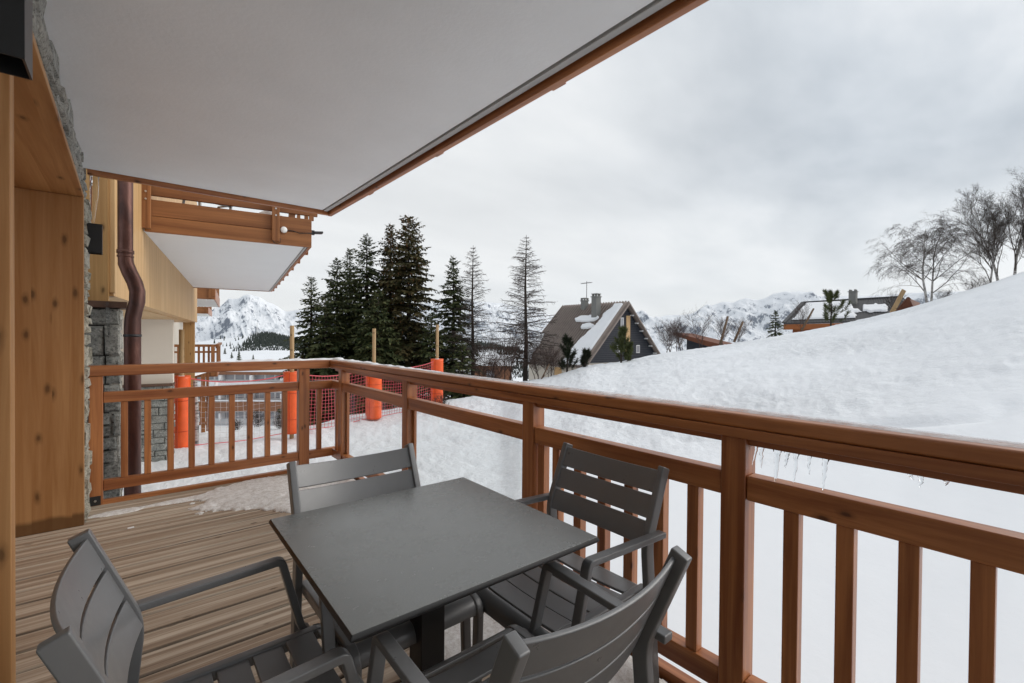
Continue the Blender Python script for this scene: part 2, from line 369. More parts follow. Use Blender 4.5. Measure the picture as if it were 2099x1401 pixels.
mid(720, 850, 19, 738); mid(800, 838, 20, 735); mid(900, 820, 22, 712); mid(955, 812, 22.5, 700); mid(987, 804, 23, 690); mid(1030, 793, 24, 700)
def right(px, ycr, dc, drop, dd=900): 
    zcr = zat(px, ycr, dc)+.04
    z4 = -1.5+max(0, (px-1900))*.0003
    colm(px, [(0, -1.5), (3, z4), (8, z4+(zcr-z4)*.20), (14, z4+(zcr-z4)*.47), (20, z4+(zcr-z4)*.74), (dc, zcr), (dc+4, zcr-.5), (dc+11, zcr-drop), (dc+25, zcr-drop-1), (70, min(zcr-drop-3, -4)), (120, -20), (300, -50), (600, -60), (900, zc(px, 712 if px < 1090 else 740)), (1500, -90), (3000, -160)])
right(1075, 779, 24.5, 1.2); right(1100, 779, 25, 1.8); right(1150, 767, 26, 2.2); right(1200, 749, 27, 2.6); right(1275, 741, 28, 2.8); right(1350, 724, 29, 2.6); right(1450, 710, 30, 2.4)
right(1550, 695, 30, 2.4); right(1700, 668, 30.5, 2.6); right(1850, 634, 31, 2.8); right(2000, 589, 31.5, 3.0); right(2099, 556, 32, 3.0); right(2500, 450, 33, 3.0); right(3400, 330, 34, 3)
COLS.sort()
cpx = np.array([c[0] for c in COLS], float)
RHO = np.concatenate([np.geomspace(.6, 45, 330), np.geomspace(45.5, 3000, 110)])
CT = []
for px, pts in COLS:
    d, z = zip(*pts); CT.append(np.interp(RHO, d, z))
CT = np.array(CT)
va = np.radians(np.linspace(-54, 56, 640)); oa = np.radians(np.linspace(58, 304, 70)); AZ = np.concatenate([va, oa])
def px_of_az(a):
    a = np.clip(((a+math.pi) % (2*math.pi))-math.pi, math.radians(-60), math.radians(66)); return 1049.5+F*np.tan(a)
azp = px_of_az(AZ)
# columns hold profiles over optical depth; ring distance rho -> depth = rho*cos(az)
Z0 = np.zeros((len(AZ), len(RHO)))
for i, a in enumerate(AZ):
    aw = ((a+math.pi) % (2*math.pi))-math.pi; ca = max(math.cos(aw), .42) if abs(aw) < 1.6 else .42
    p = np.clip(azp[i], cpx[0], cpx[-1]); j = min(max(np.searchsorted(cpx, p)-1, 0), len(cpx)-2); f = (p-cpx[j])/(cpx[j+1]-cpx[j])
    prof = CT[j]*(1-f)+CT[j+1]*f
    Z0[i] = np.interp(RHO*ca, RHO, prof)
    if abs(aw) > 1.2: Z0[i] = Z0[i]*0-1.5-np.clip(RHO-30, 0, 1e9)*.03
Z0 = gsmooth(Z0, 3.0, 1); Z0[:640] = gsmooth(Z0[:640], 4.0, 0)
AA, RR = np.meshgrid(AZ, RHO, indexing='ij')
GX = RR*np.sin(AA+YAW); GY = RR*np.cos(AA+YAW)
def gz(x, y):
    a = math.atan2(x, y)-YAW; r = math.hypot(x, y)
    a = ((a+math.pi) % (2*math.pi))-math.pi
    i = int(np.clip(np.searchsorted(va, a), 0, len(va)-1)); return float(np.interp(r, RHO, Z0[i]))
DD = RR*np.cos(AA); PX = azp[:, None]+0*RR
# smooth untrodden snow near the balcony on the right, trodden snow elsewhere
edge = 9.3+1.2*(fbm(GX*.25, GY*.25, 3, 5)-.5)*2+np.clip(1350-PX, 0, 400)*.004
sm = 1/(1+np.exp((DD-edge)*1.1)); sm *= 1/(1+np.exp(-(PX-1050)/40))
roughA = (1-sm)*np.clip(1-(DD-60)/60, 0, 1)
roughA *= .45+.9*np.clip((fbm(GX*.18, GY*.18, 3, 71)-.3)*2, 0, 1)
foot = fbm(GX*2.3, GY*2.3, 4, 11, .6)-.5
big = fbm(GX*.35, GY*.35, 4, 21)-.5
track = np.clip((fbm(GX*.9, GY*.9, 3, 31, ridged=True)-.62)*4, 0, 1)
scarp = 1/(1+np.exp(-(DD-edge)*7))*(1/(1+np.exp(-(PX-1500)/60)))
Z = Z0+roughA*(foot*.06+(fbm(GX*5.5, GY*5.5, 3, 13, .6)-.5)*.075-track*.05)+big*.07*np.clip(DD/14, .1, 1)*np.clip(1-(DD-45)/40, 0, 1)+.03*scarp*np.clip(1-(DD-9)/10, 0, 1)-.13*np.exp(-((DD-edge+.4*np.sin(GX*.6))/.20)**2)*(1/(1+np.exp(-(PX-1600)/50)))+(fbm(GX*3.1, GY*3.1, 3, 91)-.5)*.22*np.exp(-((DD-edge-1.0)/.45)**2)*(1/(1+np.exp(-(PX-1300)/60)))*np.clip((fbm(GX*.6, GY*.6, 2, 92)-.42)*5, 0, 1)
far = np.clip((DD-80)/200, 0, 1)
Z = Z+far*(fbm(GX*.006, GY*.006, 5, 41)-.5)*10+far*(fbm(GX*.03, GY*.03, 4, 43)-.5)*2.5
na, nr = Z.shape
V = np.stack([GX, GY, Z], -1).reshape(-1, 3)
V = np.vstack([V, [[0, 0, -1.5]]])
I = np.arange(na*nr).reshape(na, nr); J = np.roll(I, -1, 0)
Q = np.stack([I[:, :-1], J[:, :-1], J[:, 1:], I[:, 1:]], -1).reshape(-1, 4)[:, ::-1]
snow = np_mesh('ground', V, Q, M['snow'], None, True)
att = snow.data.attributes.new('rough', 'FLOAT', 'POINT'); att.data.foreach_set('value', np.append(roughA.ravel(), 0).astype(np.float32))
tag(snow, 'snow covered slope and valley, trodden in places', 'snow ground', kind='structure')

# ------------------------------------------------------------------ mountains
def mountain(name, crest, d0, d1, seed, amp, foot_px, n=620, m=130):
    xs = np.array([c[0] for c in crest], float); ys = np.array([c[1] for c in crest], float)
    px = np.linspace(xs[0], xs[-1], n); yc = np.interp(px, xs, ys)
    V = []
    dd = np.linspace(d0, d1, m); pk = .72
    for i, p in enumerate(px):
        tcol = np.linspace(0, 1, m)
        t_ = (p-1049.5)/F
        dpk = d0+(d1-d0)*pk
        zt = zat(p, yc[i], dpk)
        base = -170
        prof = np.where(tcol < pk, (tcol/pk)**.9, 1-((tcol-pk)/(1-pk))*.8)
        X_ = dd*(math.sin(YAW)+t_*math.cos(YAW)); Y_ = dd*(math.cos(YAW)-t_*math.sin(YAW))
        rn = fbm(X_*.0016+seed, Y_*.0016, 8, seed, .56, True)-.64
        w = np.clip(1-abs(tcol-pk)*9, 0, 1)
        z = base+(zt-base)*prof+rn*amp*(1-.9*w)*np.clip(tcol*6, 0, 1)
        V.append(np.stack([X_, Y_, z], -1))
    V = np.array(V).reshape(-1, 3); I = np.arange(n*m).reshape(n, m)
    Q = np.stack([I[:-1, :-1], I[1:, :-1], I[1:, 1:], I[:-1, 1:]], -1).reshape(-1, 4)[:, ::-1]
    o = np_mesh(name, V, Q, M['mount'], None, True)
    return o
def jag(pts, seed, a=3.0):
    xs = np.array([p[0] for p in pts], float); ys = np.array([p[1] for p in pts], float)
    X_ = np.linspace(xs[0], xs[-1], 200); Y_ = np.interp(X_, xs, ys)+(fbm(X_*.06, X_*0, 4, seed)-.5)*a*2
    return list(zip(X_, Y_))
o = mountain('mountain', jag([(250, 650), (360, 655), (400, 645), (430, 636), (452, 628), (470, 611), (488, 612), (500, 605), (511, 603), (531, 609), (563, 625), (585, 637), (613, 635), (680, 634), (760, 628), (860, 622), (955, 618), (1030, 622), (1100, 632), (1140, 650), (1200, 690)], 3, 2), 3200, 5200, 3, 330, 0)
tag(o, 'snowy mountain massif with a rocky summit beyond the valley', 'mountain', kind='structure')
o = mountain('mountain', jag([(1060, 700), (1130, 668), (1200, 648), (1285, 633), (1310, 640), (1340, 652), (1383, 646), (1417, 642), (1450, 629), (1477, 619), (1505, 617), (1530, 608), (1553, 613), (1583, 602), (1613, 597), (1637, 600), (1663, 599), (1683, 609), (1700, 602), (1760, 610), (1850, 600), (2000, 600), (2300, 640)], 8, 2.5), 3000, 4800, 9, 330, 0)
tag(o, 'snowy rocky ridge right of the steep roofed chalet', 'mountain', kind='structure')

# distant forest on the hills
def forest(name, region, count, seed, label, dens=None):
    r = np.random.RandomState(seed); V = []; Q = []
    made = 0; tries = 0
    while made < count and tries < count*12:
        tries += 1
        px, d = region(r)
        if px is None: continue
        t_ = (px-1049.5)/F; x = d*(math.sin(YAW)+t_*math.cos(YAW)); y = d*(math.cos(YAW)-t_*math.sin(YAW))
        z = gz(x, y)-.5+0*made; h = r.uniform(5, 11)*d/900; w = h*.17
        b = len(V); a0 = r.uniform(0, 6)
        for (rr, zz) in ((w, .05*h), (w*.62, .42*h)):
            for k in range(5): V.append((x+rr*math.cos(a0+k*1.2566)*r.uniform(.7, 1.2), y+rr*math.sin(a0+k*1.2566)*r.uniform(.7, 1.2), z+zz))
        V.append((x, y, z+h))
        for k in range(5):
            k2 = (k+1) % 5
            Q.append((b+k, b+k2, b+5+k2)); Q.append((b+k, b+5+k2, b+5+k)); Q.append((b+5+k, b+5+k2, b+10))
        made += 1
    o = np_mesh(name, V, Q, M['forest'])
    return tag(o, label, 'forest', kind='stuff')
def reg_a(r):
    px = r.uniform(430, 720); d = r.uniform(560, 930)
    y = horizon(px)
    # dark wood covers the right flank of the hill, open snow to its left
    u = (px-520)/(640-520); 
    lim = 545-(930-d)*.16
    if px < lim+r.normal(0, 9): return (None, None) if r.rand() > .02 else (px, d)
    if r.rand() < .15 and d > 850: return None, None
    return px, d
forest('forest', reg_a, 4200, 5, 'dark conifer wood on the snowy hill left of the spruces')
def reg_b(r):
    px = r.uniform(800, 1150); d = r.uniform(600, 930)
    if fbm(np.array([px*.03]), np.array([d*.012]), 3, 77)[0] < .36: return None, None
    return px, d
forest('forest', reg_b, 4200, 6, 'dark wooded hillside seen between the bare larches')

# ------------------------------------------------------------------ trees
def quadpush(V, Q, c, ax, ay):
    b = len(V); V += [c-ax, c-ax*.1+ay, c+ax, c-ax*.1-ay]; Q.append((b, b+1, b+2, b+3))
def spruce(px, ytop, d, rbase, seed, label, mat='needles', trunk_lean=0, gaps=.15, cones=False, dens=1.0, group='spruces behind the orange pads', cat='tree', zb=None, name='spruce_tree', taper=.85, hang=.3):
    r = np.random.RandomState(seed); top = at(px, ytop, d); x, y = top[0], top[1]
    z0 = gz(x, y)-.3 if zb is None else zb; h = top[2]-z0
    root = thing(name, label, cat, (x, y, z0), 0, group)
    tb = MB(); tb.tube([(0, 0, 0), (.03, .02, h*.5), (0, 0, h*.985)], [h*.014+.03, h*.009+.02, .008], 7)
    V = []; Q = []; CV = []; CQ = []
    z = h*.05; k = r.uniform(0, 6)
    while z < h*.985:
        u = z/h; L = rbase*(1-u)**taper*(1.0 if u > .12 else .75+u*2)+.07
        nb = int(r.randint(6, 9)) if u < .88 else 4
        for j in range(nb):
            if r.rand() < gaps: continue
            k += 2.4+r.uniform(-.4, .4); l = L*r.uniform(.5, 1.28); dirv = np.array([math.cos(k), math.sin(k), 0.])
            rise = (.55 if u > .85 else .18 if u > .55 else -.05)+r.uniform(-.12, .12); droop = .38 if u < .8 else .1
            zz = z+r.uniform(-.12, .12)*L
            pts = []
            ns = max(3, int(l/.125*dens)); side = np.array([-dirv[1], dirv[0], 0])
            for q in range(ns+1):
                s = q/ns; pts.append(dirv*l*s+np.array([0, 0, zz+l*(rise*s-droop*s*s*(1.5-s*.8))]))
            tb.tube([pts[0], pts[ns//2], pts[-1]], [.012+.008*l, .010, .004], 3, False)
            for q in range(1, ns+1):
                s = q/ns; tl = (.40*l*(1-s*.75)+.10)*r.uniform(.65, 1.15)
                for sg in (-1, 1):
                    dv = dirv*.62+side*sg*.78*r.uniform(.5, 1.2)+np.array([0, 0, r.uniform(-.42, .02)]); dv /= np.linalg.norm(dv)
                    c = pts[q]+dv*tl*.5; nrm = np.cross(dv, (r.normal(0, .5), r.normal(0, .5), 1)); nrm /= np.linalg.norm(nrm)
                    quadpush(V, Q, c, dv*tl*.52, nrm*(.045+.075*tl)*r.uniform(.8, 1.3))
                    if tl > .2:
                        e = pts[q]+dv*tl*r.uniform(.3, .9); dv2 = dv*.6+side*sg*r.uniform(-.7, .7)+np.array([0, 0, -.3]); dv2 /= np.linalg.norm(dv2)
                        n2 = np.cross(dv2, (r.normal(0, .6), r.normal(0, .6), 1)); n2 /= np.linalg.norm(n2)
                        quadpush(V, Q, e+dv2*tl*.25, dv2*tl*.3, n2*.055)
                if r.rand() < hang:
                    hl = r.uniform(.08, .22); quadpush(V, Q, pts[q]+np.array([0, 0, -hl*.5]), np.array([r.normal(0, .03), r.normal(0, .03), -hl*.55]), side*.03)
            quadpush(V, Q, pts[-1]+dirv*.06, dirv*.12+np.array([0, 0, .03]), side*.035)
            if cones and u > .38:
                for q in range(ns//2, ns+1):
                    if r.rand() < (.28+.5*max(0, u-.55)):
                        c = pts[q]+np.array([r.normal(0, .05), r.normal(0, .05), -.09]); a = r.uniform(0, 3)
                        quadpush(CV, CQ, c, np.array([0, 0, -.085]), np.array([math.cos(a), math.sin(a), 0])*.03); quadpush(CV, CQ, c, np.array([0, 0, -.085]), np.array([-math.sin(a), math.cos(a), 0])*.03)
        z += max(.10, .26*(1-u)+.09)*r.uniform(.8, 1.25)
    tb.tube([(0, 0, h*.97), (0, 0, h)], [.012, .004], 4)
    tb.build('trunk', M['bark'], root, True)
    cr = np_mesh('crown', V, Q, M[mat], root)
    if CV:
        co = np_mesh('cones', CV, CQ, M['cones'], root); tag(co, kind='stuff')
    return root
G1 = 'spruces behind the orange pads'
spruce(638, 565, 27, 2.1, 1, 'short spruce at the left end of the dark clump', group=G1)
spruce(691, 525, 28, 2.7, 2, 'spruce with a thin spire just right of the short end spruce', 'needles', group=G1)
spruce(717, 508, 30, 2.3, 3, 'narrow spruce behind, between two thin spired spruces', group=G1)
spruce(752, 478, 28, 2.9, 4, 'spruce with a long bare spire left of the twin tallest', group=G1)
spruce(800, 455, 28.5, 2.5, 5, 'tall open spruce leaning against the tallest one', 'needles_brown', cones=True, gaps=.2, group=G1)
spruce(838, 440, 27.5, 2.6, 6, 'tallest spruce, hung with brown cones near its top', 'needles_brown', cones=True, gaps=.17, group=G1, taper=.62)
spruce(930, 523, 28, 2.1, 7, 'slim spruce standing apart beside the bare larches', gaps=.16, group=G1, taper=.8)
spruce(668, 600, 26, 2.4, 18, 'low dark spruce filling the gap at the clump front', group=G1)
spruce(775, 590, 25.5, 2.6, 19, 'low broad spruce below the tall pair', group=G1)
spruce(885, 640, 26, 2.0, 20, 'stubby spruce between the tallest and the slim one', group=G1)
def snowfir(px, ytop, d, rb, seed, label):
    o = spruce(px, ytop, d, rb, seed, label, 'needles', gaps=.05, group='firs carrying snow', name='fir_tree')
    r = np.random.RandomState(seed+50); h = at(px, ytop, d)[2]-o.location.z; m = MB()
    for k in range(16):
        a = r.uniform(0, 6.28); u = r.uniform(.12, .95); rr = rb*(1-u)*r.uniform(.5, 1.0)
        c = np.array([rr*math.cos(a), rr*math.sin(a), u*h]); s_ = r.uniform(.1, .22)*(1.2-u)
        n = 7; vs = [(c[0], c[1], c[2]+s_*.55)]+[(c[0]+s_*1.5*math.cos(i*.9)*r.uniform(.6, 1.2), c[1]+s_*1.5*math.sin(i*.9)*r.uniform(.6, 1.2), c[2]-s_*.12) for i in range(n)]
        m.add(vs, [(0, 1+i, 1+(i+1) % n) for i in range(n)])
    tag(m.build('snow_load', M['clean_snow'], o, True), kind='stuff')
snowfir(948, 700, 23.5, 1.15, 31, 'small fir with clumps of snow behind the last orange pad')
snowfir(1590, 636, 36, 1.0, 32, 'small dark fir with snowy skirts left of the hip roofed chalet')

def larch(px, ytop, d, rb, seed, label, z0=None):
    r = np.random.RandomState(seed); top = at(px, ytop, d); x, y = top[0], top[1]; z0 = gz(x, y)-.3 if z0 is None else z0; h = top[2]-z0
    root = thing('larch_tree', label, 'tree', (x, y, z0), 0, 'bare larches')
    m = MB(); m.tube([(0, 0, 0), (.05, 0, h*.3), (-.02, .03, h*.65), (0, 0, h)], [.15, .11, .065, .01], 8); m.build('trunk', M['bark'], root, True)
    b = MB(); V = []; Q = []; z = h*.16; k = 0
    while z < h*.98:
        u = z/h; L = rb*min(1, (1-u)**.8*1.25)*(.75 if u < .28 else 1)+.08
        for j in range(r.randint(5, 8)):
            k += 2.2+r.uniform(-.5, .5); l = L*r.uniform(.5, 1.15); dv = np.array([math.cos(k), math.sin(k), 0]); sd = np.array([-dv[1], dv[0], 0])
            rise = .42*u-.05+r.uniform(-.25, .28); ns = max(3, int(l/.09)); pts = []
            for q in range(ns+1):
                s = q/ns; pts.append(dv*l*s+sd*r.normal(0, .012)*l+np.array([0, 0, z+l*(rise*s-.30*s*s+.18*s**3)]))
            b.tube(pts[::max(1, ns//4)]+[pts[-1]], .011+.004*l, 3, False)
            for q in range(1, ns+1):
                for sg in (-1, 1):
                    if r.rand() < .05: continue
                    tl = r.uniform(.14, .42)*(1.1-.5*q/ns)*min(1.2, l+.3); w = dv*.45+sd*sg*r.uniform(.2, .9)+np.array([0, 0, r.uniform(-.9, .45)]); w /= np.linalg.norm(w)
                    n_ = np.cross(w, (r.normal(), r.normal(), r.normal())); n_ /= np.linalg.norm(n_)
                    quadpush(V, Q, pts[q]+w*tl*.5, w*tl*.5, n_*.0095)
        z += r.uniform(.12, .26)
    tag(b.build('branches', M['twig'], root), kind='stuff'); tag(np_mesh('twigs', V, Q, M['twig'], root), kind='stuff')
larch(970, 503, 27, 1.85, 41, 'bare larch with sparse branches beside the slim spruce')
larch(1079, 482, 26, 2.2, 42, 'tall bare larch with a full fine crown left of the steep roofed chalet')

def birch(px, ytop, d, spread, seed, label, stems=2, droop=.3, dirs=None, name='birch_tree', mat='birch', group='bare birches on the hill crest', levels=4, base_px=None, rt=.040, twigmat='twig', up=.0, tw=3, wide=0.0):
    r = np.random.RandomState(seed); top = at(px, ytop, d); x, y = top[0], top[1]
    if base_px is not None: bp = at(base_px, ytop, d); x, y = bp[0], bp[1]
    z0 = gz(x, y)-.15; h = top[2]-z0
    root = thing(name, label, 'tree' if h > 2.2 else 'shrub', (x, y, z0), 0, group)
    tr = MB(); br = MB(); V = []; Q = []
    def grow(p, dv, l, rad, lev):
        n = 6 if lev <= 1 else 4; pts = [p]; dirs_ = [dv]
        for i in range(n):
            dv = dv+np.array([r.normal(0, .11), r.normal(0, .11), r.normal(0, .06)+(.05 if lev <= 1 else -droop*.16*lev)]); dv /= np.linalg.norm(dv)
            p = p+dv*l/n; pts.append(p); dirs_.append(dv)
        rr = [rad*(1-.75*i/n) for i in range(n+1)]
        (tr if lev == 0 else br).tube(pts, rr, 6 if lev == 0 else 3, False)
        if lev >= levels-1:
            for i in range(1, n+1):
                for q in range(tw):
                    w = dirs_[i]*.7+np.array([r.normal(0, .55), r.normal(0, .55), r.normal(0, .35)-droop*.9+up]); w /= np.linalg.norm(w); tl = l*r.uniform(.25, .7)
                    n_ = np.cross(w, r.normal(size=3)); n_ /= np.linalg.norm(n_)
                    quadpush(V, Q, pts[i]+w*tl*.5, w*tl*.5, n_*max(.003, .0048*min(1, h/5)))
            return
        nchild = (12 if lev == 0 else 6)
        for c in range(nchild):
            s = (.28+.72*(c+r.uniform(0, .8))/nchild) if lev == 0 else (.25+.75*(c+r.rand())/nchild)
            i = min(n, max(1, int(s*n))); a = r.uniform(0, 6.28); 
            out = np.array([math.cos(a), math.sin(a), 0.])
            w = dirs_[i]*(.55 if lev == 0 else .6)+out*spread*(.75 if lev == 0 else .6)+np.array([0, 0, .15]); w /= np.linalg.norm(w)
            grow(pts[i], w, l*((.62-.25*s)*(1+wide*(1-s)) if lev == 0 else .55-.1*s)*r.uniform(.75, 1.2), rr[i]*.5+.002, lev+1)
    for s in range(stems):
        lean = dirs[s] if dirs else (r.normal(0, .15), r.normal(0, .15))
        dv = rv*lean[0]+fv*lean[1]; dv = np.array([dv[0], dv[1], 1.]); dv /= np.linalg.norm(dv)
        off = rv*(s-(stems-1)/2)*h*.045
        grow(np.array([off[0], off[1], 0.]), dv, h*(.84 if s == 0 else .78), h*rt*.32, 0)
    tr.build('trunk', M[mat], root, True); tag(br.build('branches', M[twigmat], root), kind='stuff'); tag(np_mesh('twigs', V, Q, M[twigmat], root), kind='stuff')
    return root
birch(1880, 440, 31.5, 1.0, 51, 'wide two stemmed birch with white trunks on the hill crest', 2, .6, [(-.16, 0), (-.03, .0)], base_px=1908, tw=5, wide=.35)
birch(2015, 430, 33, .5, 52, 'slim birch with a dark crown right of the wide birch', 1, .15, [(-.06, 0)], base_px=2030, tw=5, up=.35)
birch(2058, 400, 33, .48, 53, 'tall birch with a pale lower trunk near the right edge', 1, .15, [(.02, 0)], base_px=2052, tw=5, up=.35)
birch(2090, 362, 34, .48, 54, 'tallest birch, cut off by the right edge of the photo', 1, .15, [(.05, 0)], base_px=2078, tw=5, up=.35)
birch(2120, 400, 32, .5, 55, 'birch at the far right edge with a thick dark crown', 2, .15)
birch(1985, 570, 32, .9, 56, 'low leaning bare sapling between the birches', 2, .1, [(-.35, 0), (-.1, 0)], rt=.05, base_px=1990, tw=1, levels=3)
birch(2010, 560, 32.5, .9, 57, 'thin twiggy sapling at the foot of the slim birch', 3, .1, rt=.04, tw=1, levels=3)
birch(1935, 590, 33, 1.0, 58, 'scrubby bush at the foot of the wide birch', 4, .05, rt=.04, tw=1, levels=3)
birch(1835, 592, 33, 1.0, 59, 'bare scrub beside the brown gable end', 3, .05, rt=.04, tw=1, levels=3)
SG = 'bare shrubs'
for px, yt, d, sd, lab, n in ((1000, 690, 24.5, 61, 'bare reddish shrub left of the tall larch trunk', 4), (1045, 672, 25.5, 62, 'bare birch scrub just left of the tall larch trunk', 4), (1105, 690, 26, 63, 'bare shrub against the left eave of the steep roofed chalet', 4), (1130, 708, 26, 64, 'low twiggy shrub under the chalet eave', 4), (1020, 730, 24, 65, 'low brown shrub on the snow edge', 4),
    (1372, 655, 30.5, 66, 'bare grey shrub just right of the steep roofed chalet', 5), (1395, 650, 31, 67, 'bare bush behind the low brown shed roof', 5), (1440, 632, 31, 68, 'tall thin bare sapling above the low shed roof', 2), (1480, 648, 31, 69, 'bare sapling beside the first leaning stake', 3), (1515, 652, 31, 70, 'bare sapling beside the second leaning stake', 3), (1645, 620, 31, 71, 'bare sapling in front of the hip roof', 2)):
    birch(px, yt, d, .9, sd, lab, n, -.1, name='bare_shrub', mat='twig_red', group=SG, levels=3, rt=.028, twigmat='twig_red', up=.5, tw=2)
for px, yt, d, sd, lab in ((487, 858, 17.5, 81, 'small bare bush on the snow right of the timber stair'), (525, 838, 19, 82, 'thin bare sapling in the snow near the apartment block'), (572, 848, 18, 83, 'small bare bush beside the second orange pad'), (905, 806, 19, 84, 'dry twigs poking from the snow by the last orange pad')):
    birch(px, yt, d, 1.0, sd, lab, 5, -.1, name='bare_shrub', mat='twig', group=SG, levels=2, rt=.03, up=.6)

def pine(px, ytop, d, seed, label, width, mat='pine', ybase=None):
    r = np.random.RandomState(seed); top = at(px, ytop, d); x, y = top[0], top[1]; z0 = gz(x, y)-.1; h = top[2]-z0
    root = thing('mountain_pine', label, 'tree', (x, y, z0), 0, 'young mountain pines'); b = MB(); V = []; Q = []
    b.tube([(0, 0, 0), (r.normal(0, .04), r.normal(0, .04), h*.5), (0, 0, h*.93)], [.06, .045, .015], 6)
    def tuft(p, dv, s):
        for q in range(34):
            w = dv*1.0+r.normal(0, .62, 3); w /= np.linalg.norm(w); n_ = np.cross(w, r.normal(size=3)); n_ /= np.linalg.norm(n_)
            quadpush(V, Q, p+w*s*.5-dv*r.uniform(0, s*1.2), w*s*.6, n_*s*.05)
    for k in range(int(10+h*7)):
        u = r.uniform(.12, .97); a = r.uniform(0, 6.28); l = width*(1-u)**.6*r.uniform(.35, 1.35)+.10; dv = np.array([math.cos(a), math.sin(a), .18+.5*u])
        p0 = np.array([0, 0, u*h]); p1 = p0+dv*l*.6; p2 = p1+np.array([dv[0]*.4, dv[1]*.4, .75])*l*.5
        b.tube([p0, p1, p2], [.02, .013, .008], 3, False); e = (p2-p1); e /= np.linalg.norm(e)
        for s in (.35, .7, 1.0): tuft(p1+(p2-p1)*s, e, .24)
        tuft(p0+(p1-p0)*.8, e, .2)
    for s in (.85, .92, 1.0): tuft(np.array([0, 0, h*s-.1]), np.array([0, 0, 1.]), .2)
    b.build('trunk', M['bark'], root); np_mesh('crown', V, Q, M[mat], root)
pine(1163, 692, 26, 91, 'dark mountain pine in front of the chalet roof with its snowy rake', .62, 'pine_dark')
pine(1200, 722, 26.5, 92, 'low dark pine tuft at the left foot of the chalet gable', .4, 'pine_dark')
pine(1274, 672, 27.2, 93, 'green young pine in front of the slate gable', .62)
pine(1292, 705, 27.5, 94, 'small green pine at the gable foot, right of the taller one', .4)
pine(1704, 600, 32, 95, 'bushy green pine in front of the hip roof', 1.35)

# ------------------------------------------------------------------ chalets
def frame2(c, ang):
    return Matrix.Translation(Vector(c)) @ Matrix.Rotation(ang, 4, 'Z')
def lat(px, d): 
    t_ = (px-1049.5)/F; return np.array([d*(math.sin(YAW)+t_*math.cos(YAW)), d*(math.cos(YAW)-t_*math.sin(YAW))])
D0 = 43.0
pk = at(1281, 622, D0); far_ = at(1158, 630, D0*1.148); rid = far_-pk; rl = np.hypot(rid[0], rid[1]); ang = math.atan2(rid[1], rid[0])
# local frame: +x along the ridge going away, +y to the viewer's left of the gable, z up from the ridge
ch = thing('chalet', 'steep roofed chalet with slate gable and snow along its roof edge', 'chalet', tuple(pk), ang)
HB = 5.55; SL = 5.9; base = -HB-2.4
def roof_pt(x, s, side, off=0):     # s: 0 ridge..1 eave
    return np.array([x, side*HB*s*1.0+side*off*.7, -HB*s+off*.7])
side_l = 1 if (np.cross(np.append(rid[:2], 0), np.append((lat(1200, D0)-pk[:2]), 0))[2] > 0) else -1
for sd in (side_l, -side_l):
    m = MB(); n = 26; 
    for i in range(n):                                  # standing ribs of the sheet roof
        x0 = -.35+(rl+.7)*i/n; x1 = x0+(rl+.7)/n
        a = [roof_pt(x0, 0, sd, .0), roof_pt(x1, 0, sd, .0), roof_pt(x1, 1.06, sd, .0), roof_pt(x0, 1.06, sd, .0)]
        w = (x1-x0)*.28; b_ = [roof_pt(x0+w*.5, 0, sd, .30), roof_pt(x0+w*1.6, 0, sd, .30), roof_pt(x0+w*1.6, 1.06, sd, .30), roof_pt(x0+w*.5, 1.06, sd, .30)]
        e0 = [roof_pt(x0, 0, sd, .02), roof_pt(x0+w*.3, 0, sd, .02), roof_pt(x0+w*.3, 1.06, sd, .02), roof_pt(x0, 1.06, sd, .02)]
        m.add([e0[0], e0[1], b_[0], b_[1], roof_pt(x0+w*1.8, 0, sd, .02), a[1]+0, e0[3], e0[2], b_[3], b_[2], roof_pt(x0+w*1.8, 1.06, sd, .02), a[2]], [(0, 1, 7, 6), (1, 2, 8, 7), (2, 3, 9, 8), (3, 4, 10, 9), (4, 5, 11, 10)])
    ro = m.build('roof', M['roof'], ch)
    rk = MB(); p, q = roof_pt(-.42, 0, sd, -.03), roof_pt(-.42, 1.07, sd, -.03); rk.bar(p, q, .12, .34, (1, 0, 0)); rk.build('barge_board', M['roof'], ch)
m = MB(); wv = [(0, -HB*.97, -HB*.98), (0, HB*.97, -HB*.98), (0, 0, -.12)]
m.add(wv+[(.1, -HB*.97, -HB*.98), (.1, HB*.97, -HB*.98), (.1, 0, -.12)], [(0, 1, 2), (3, 5, 4)])
m.build('gable_wall', M['slate'], ch)
for i in range(26):
    pass
m = MB()
for i in range(30):
    z = -.5-i*.17; w = (-z-.12)*.96
    if w > .1: m.box(-.035, .0, -w, w, z-.012, z+.012)
m.build('board_lines', M['slate_lines'], ch)
m = MB(); m.box(.12, rl-.1, -HB*.9, HB*.9, base, -HB*.97); m.build('base_wall', M['beige'], ch)
sg = -side_l
def gable_box(name, y0, y1, z0, z1, mat, dx=.06, parent=ch):
    a, b = sorted((y0*sg, y1*sg)); m = MB(); m.box(-dx, .02, a, b, z0, z1); return m.build(name, M[mat], parent)
w = gable_box('window', -.62, -.22, -2.35, -1.35, 'whitepaint'); gable_box('pane', -.55, -.29, -2.28, -1.42, 'winglass', .075, w)
d_ = gable_box('door', .18, .72, -3.6, -1.15, 'ochre', .07)
w = gable_box('window', -1.35, -.75, -4.6, -3.9, 'whitepaint'); gable_box('pane', -1.28, -.82, -4.52, -3.97, 'winglass', .075, w)
gable_box('shutter', .15, .85, -4.95, -3.85, 'ochre')
w = gable_box('window', 1.7, 2.2, -4.65, -3.9, 'whitepaint'); gable_box('pane', 1.76, 2.14, -4.58, -3.97, 'winglass', .075, w)
for k in range(6):
    gable_box('rafter_end', .75+k*.72, .98+k*.72, -1.05-k*.72-.12, -1.05-k*.72+.0, 'whitepaint', .30)
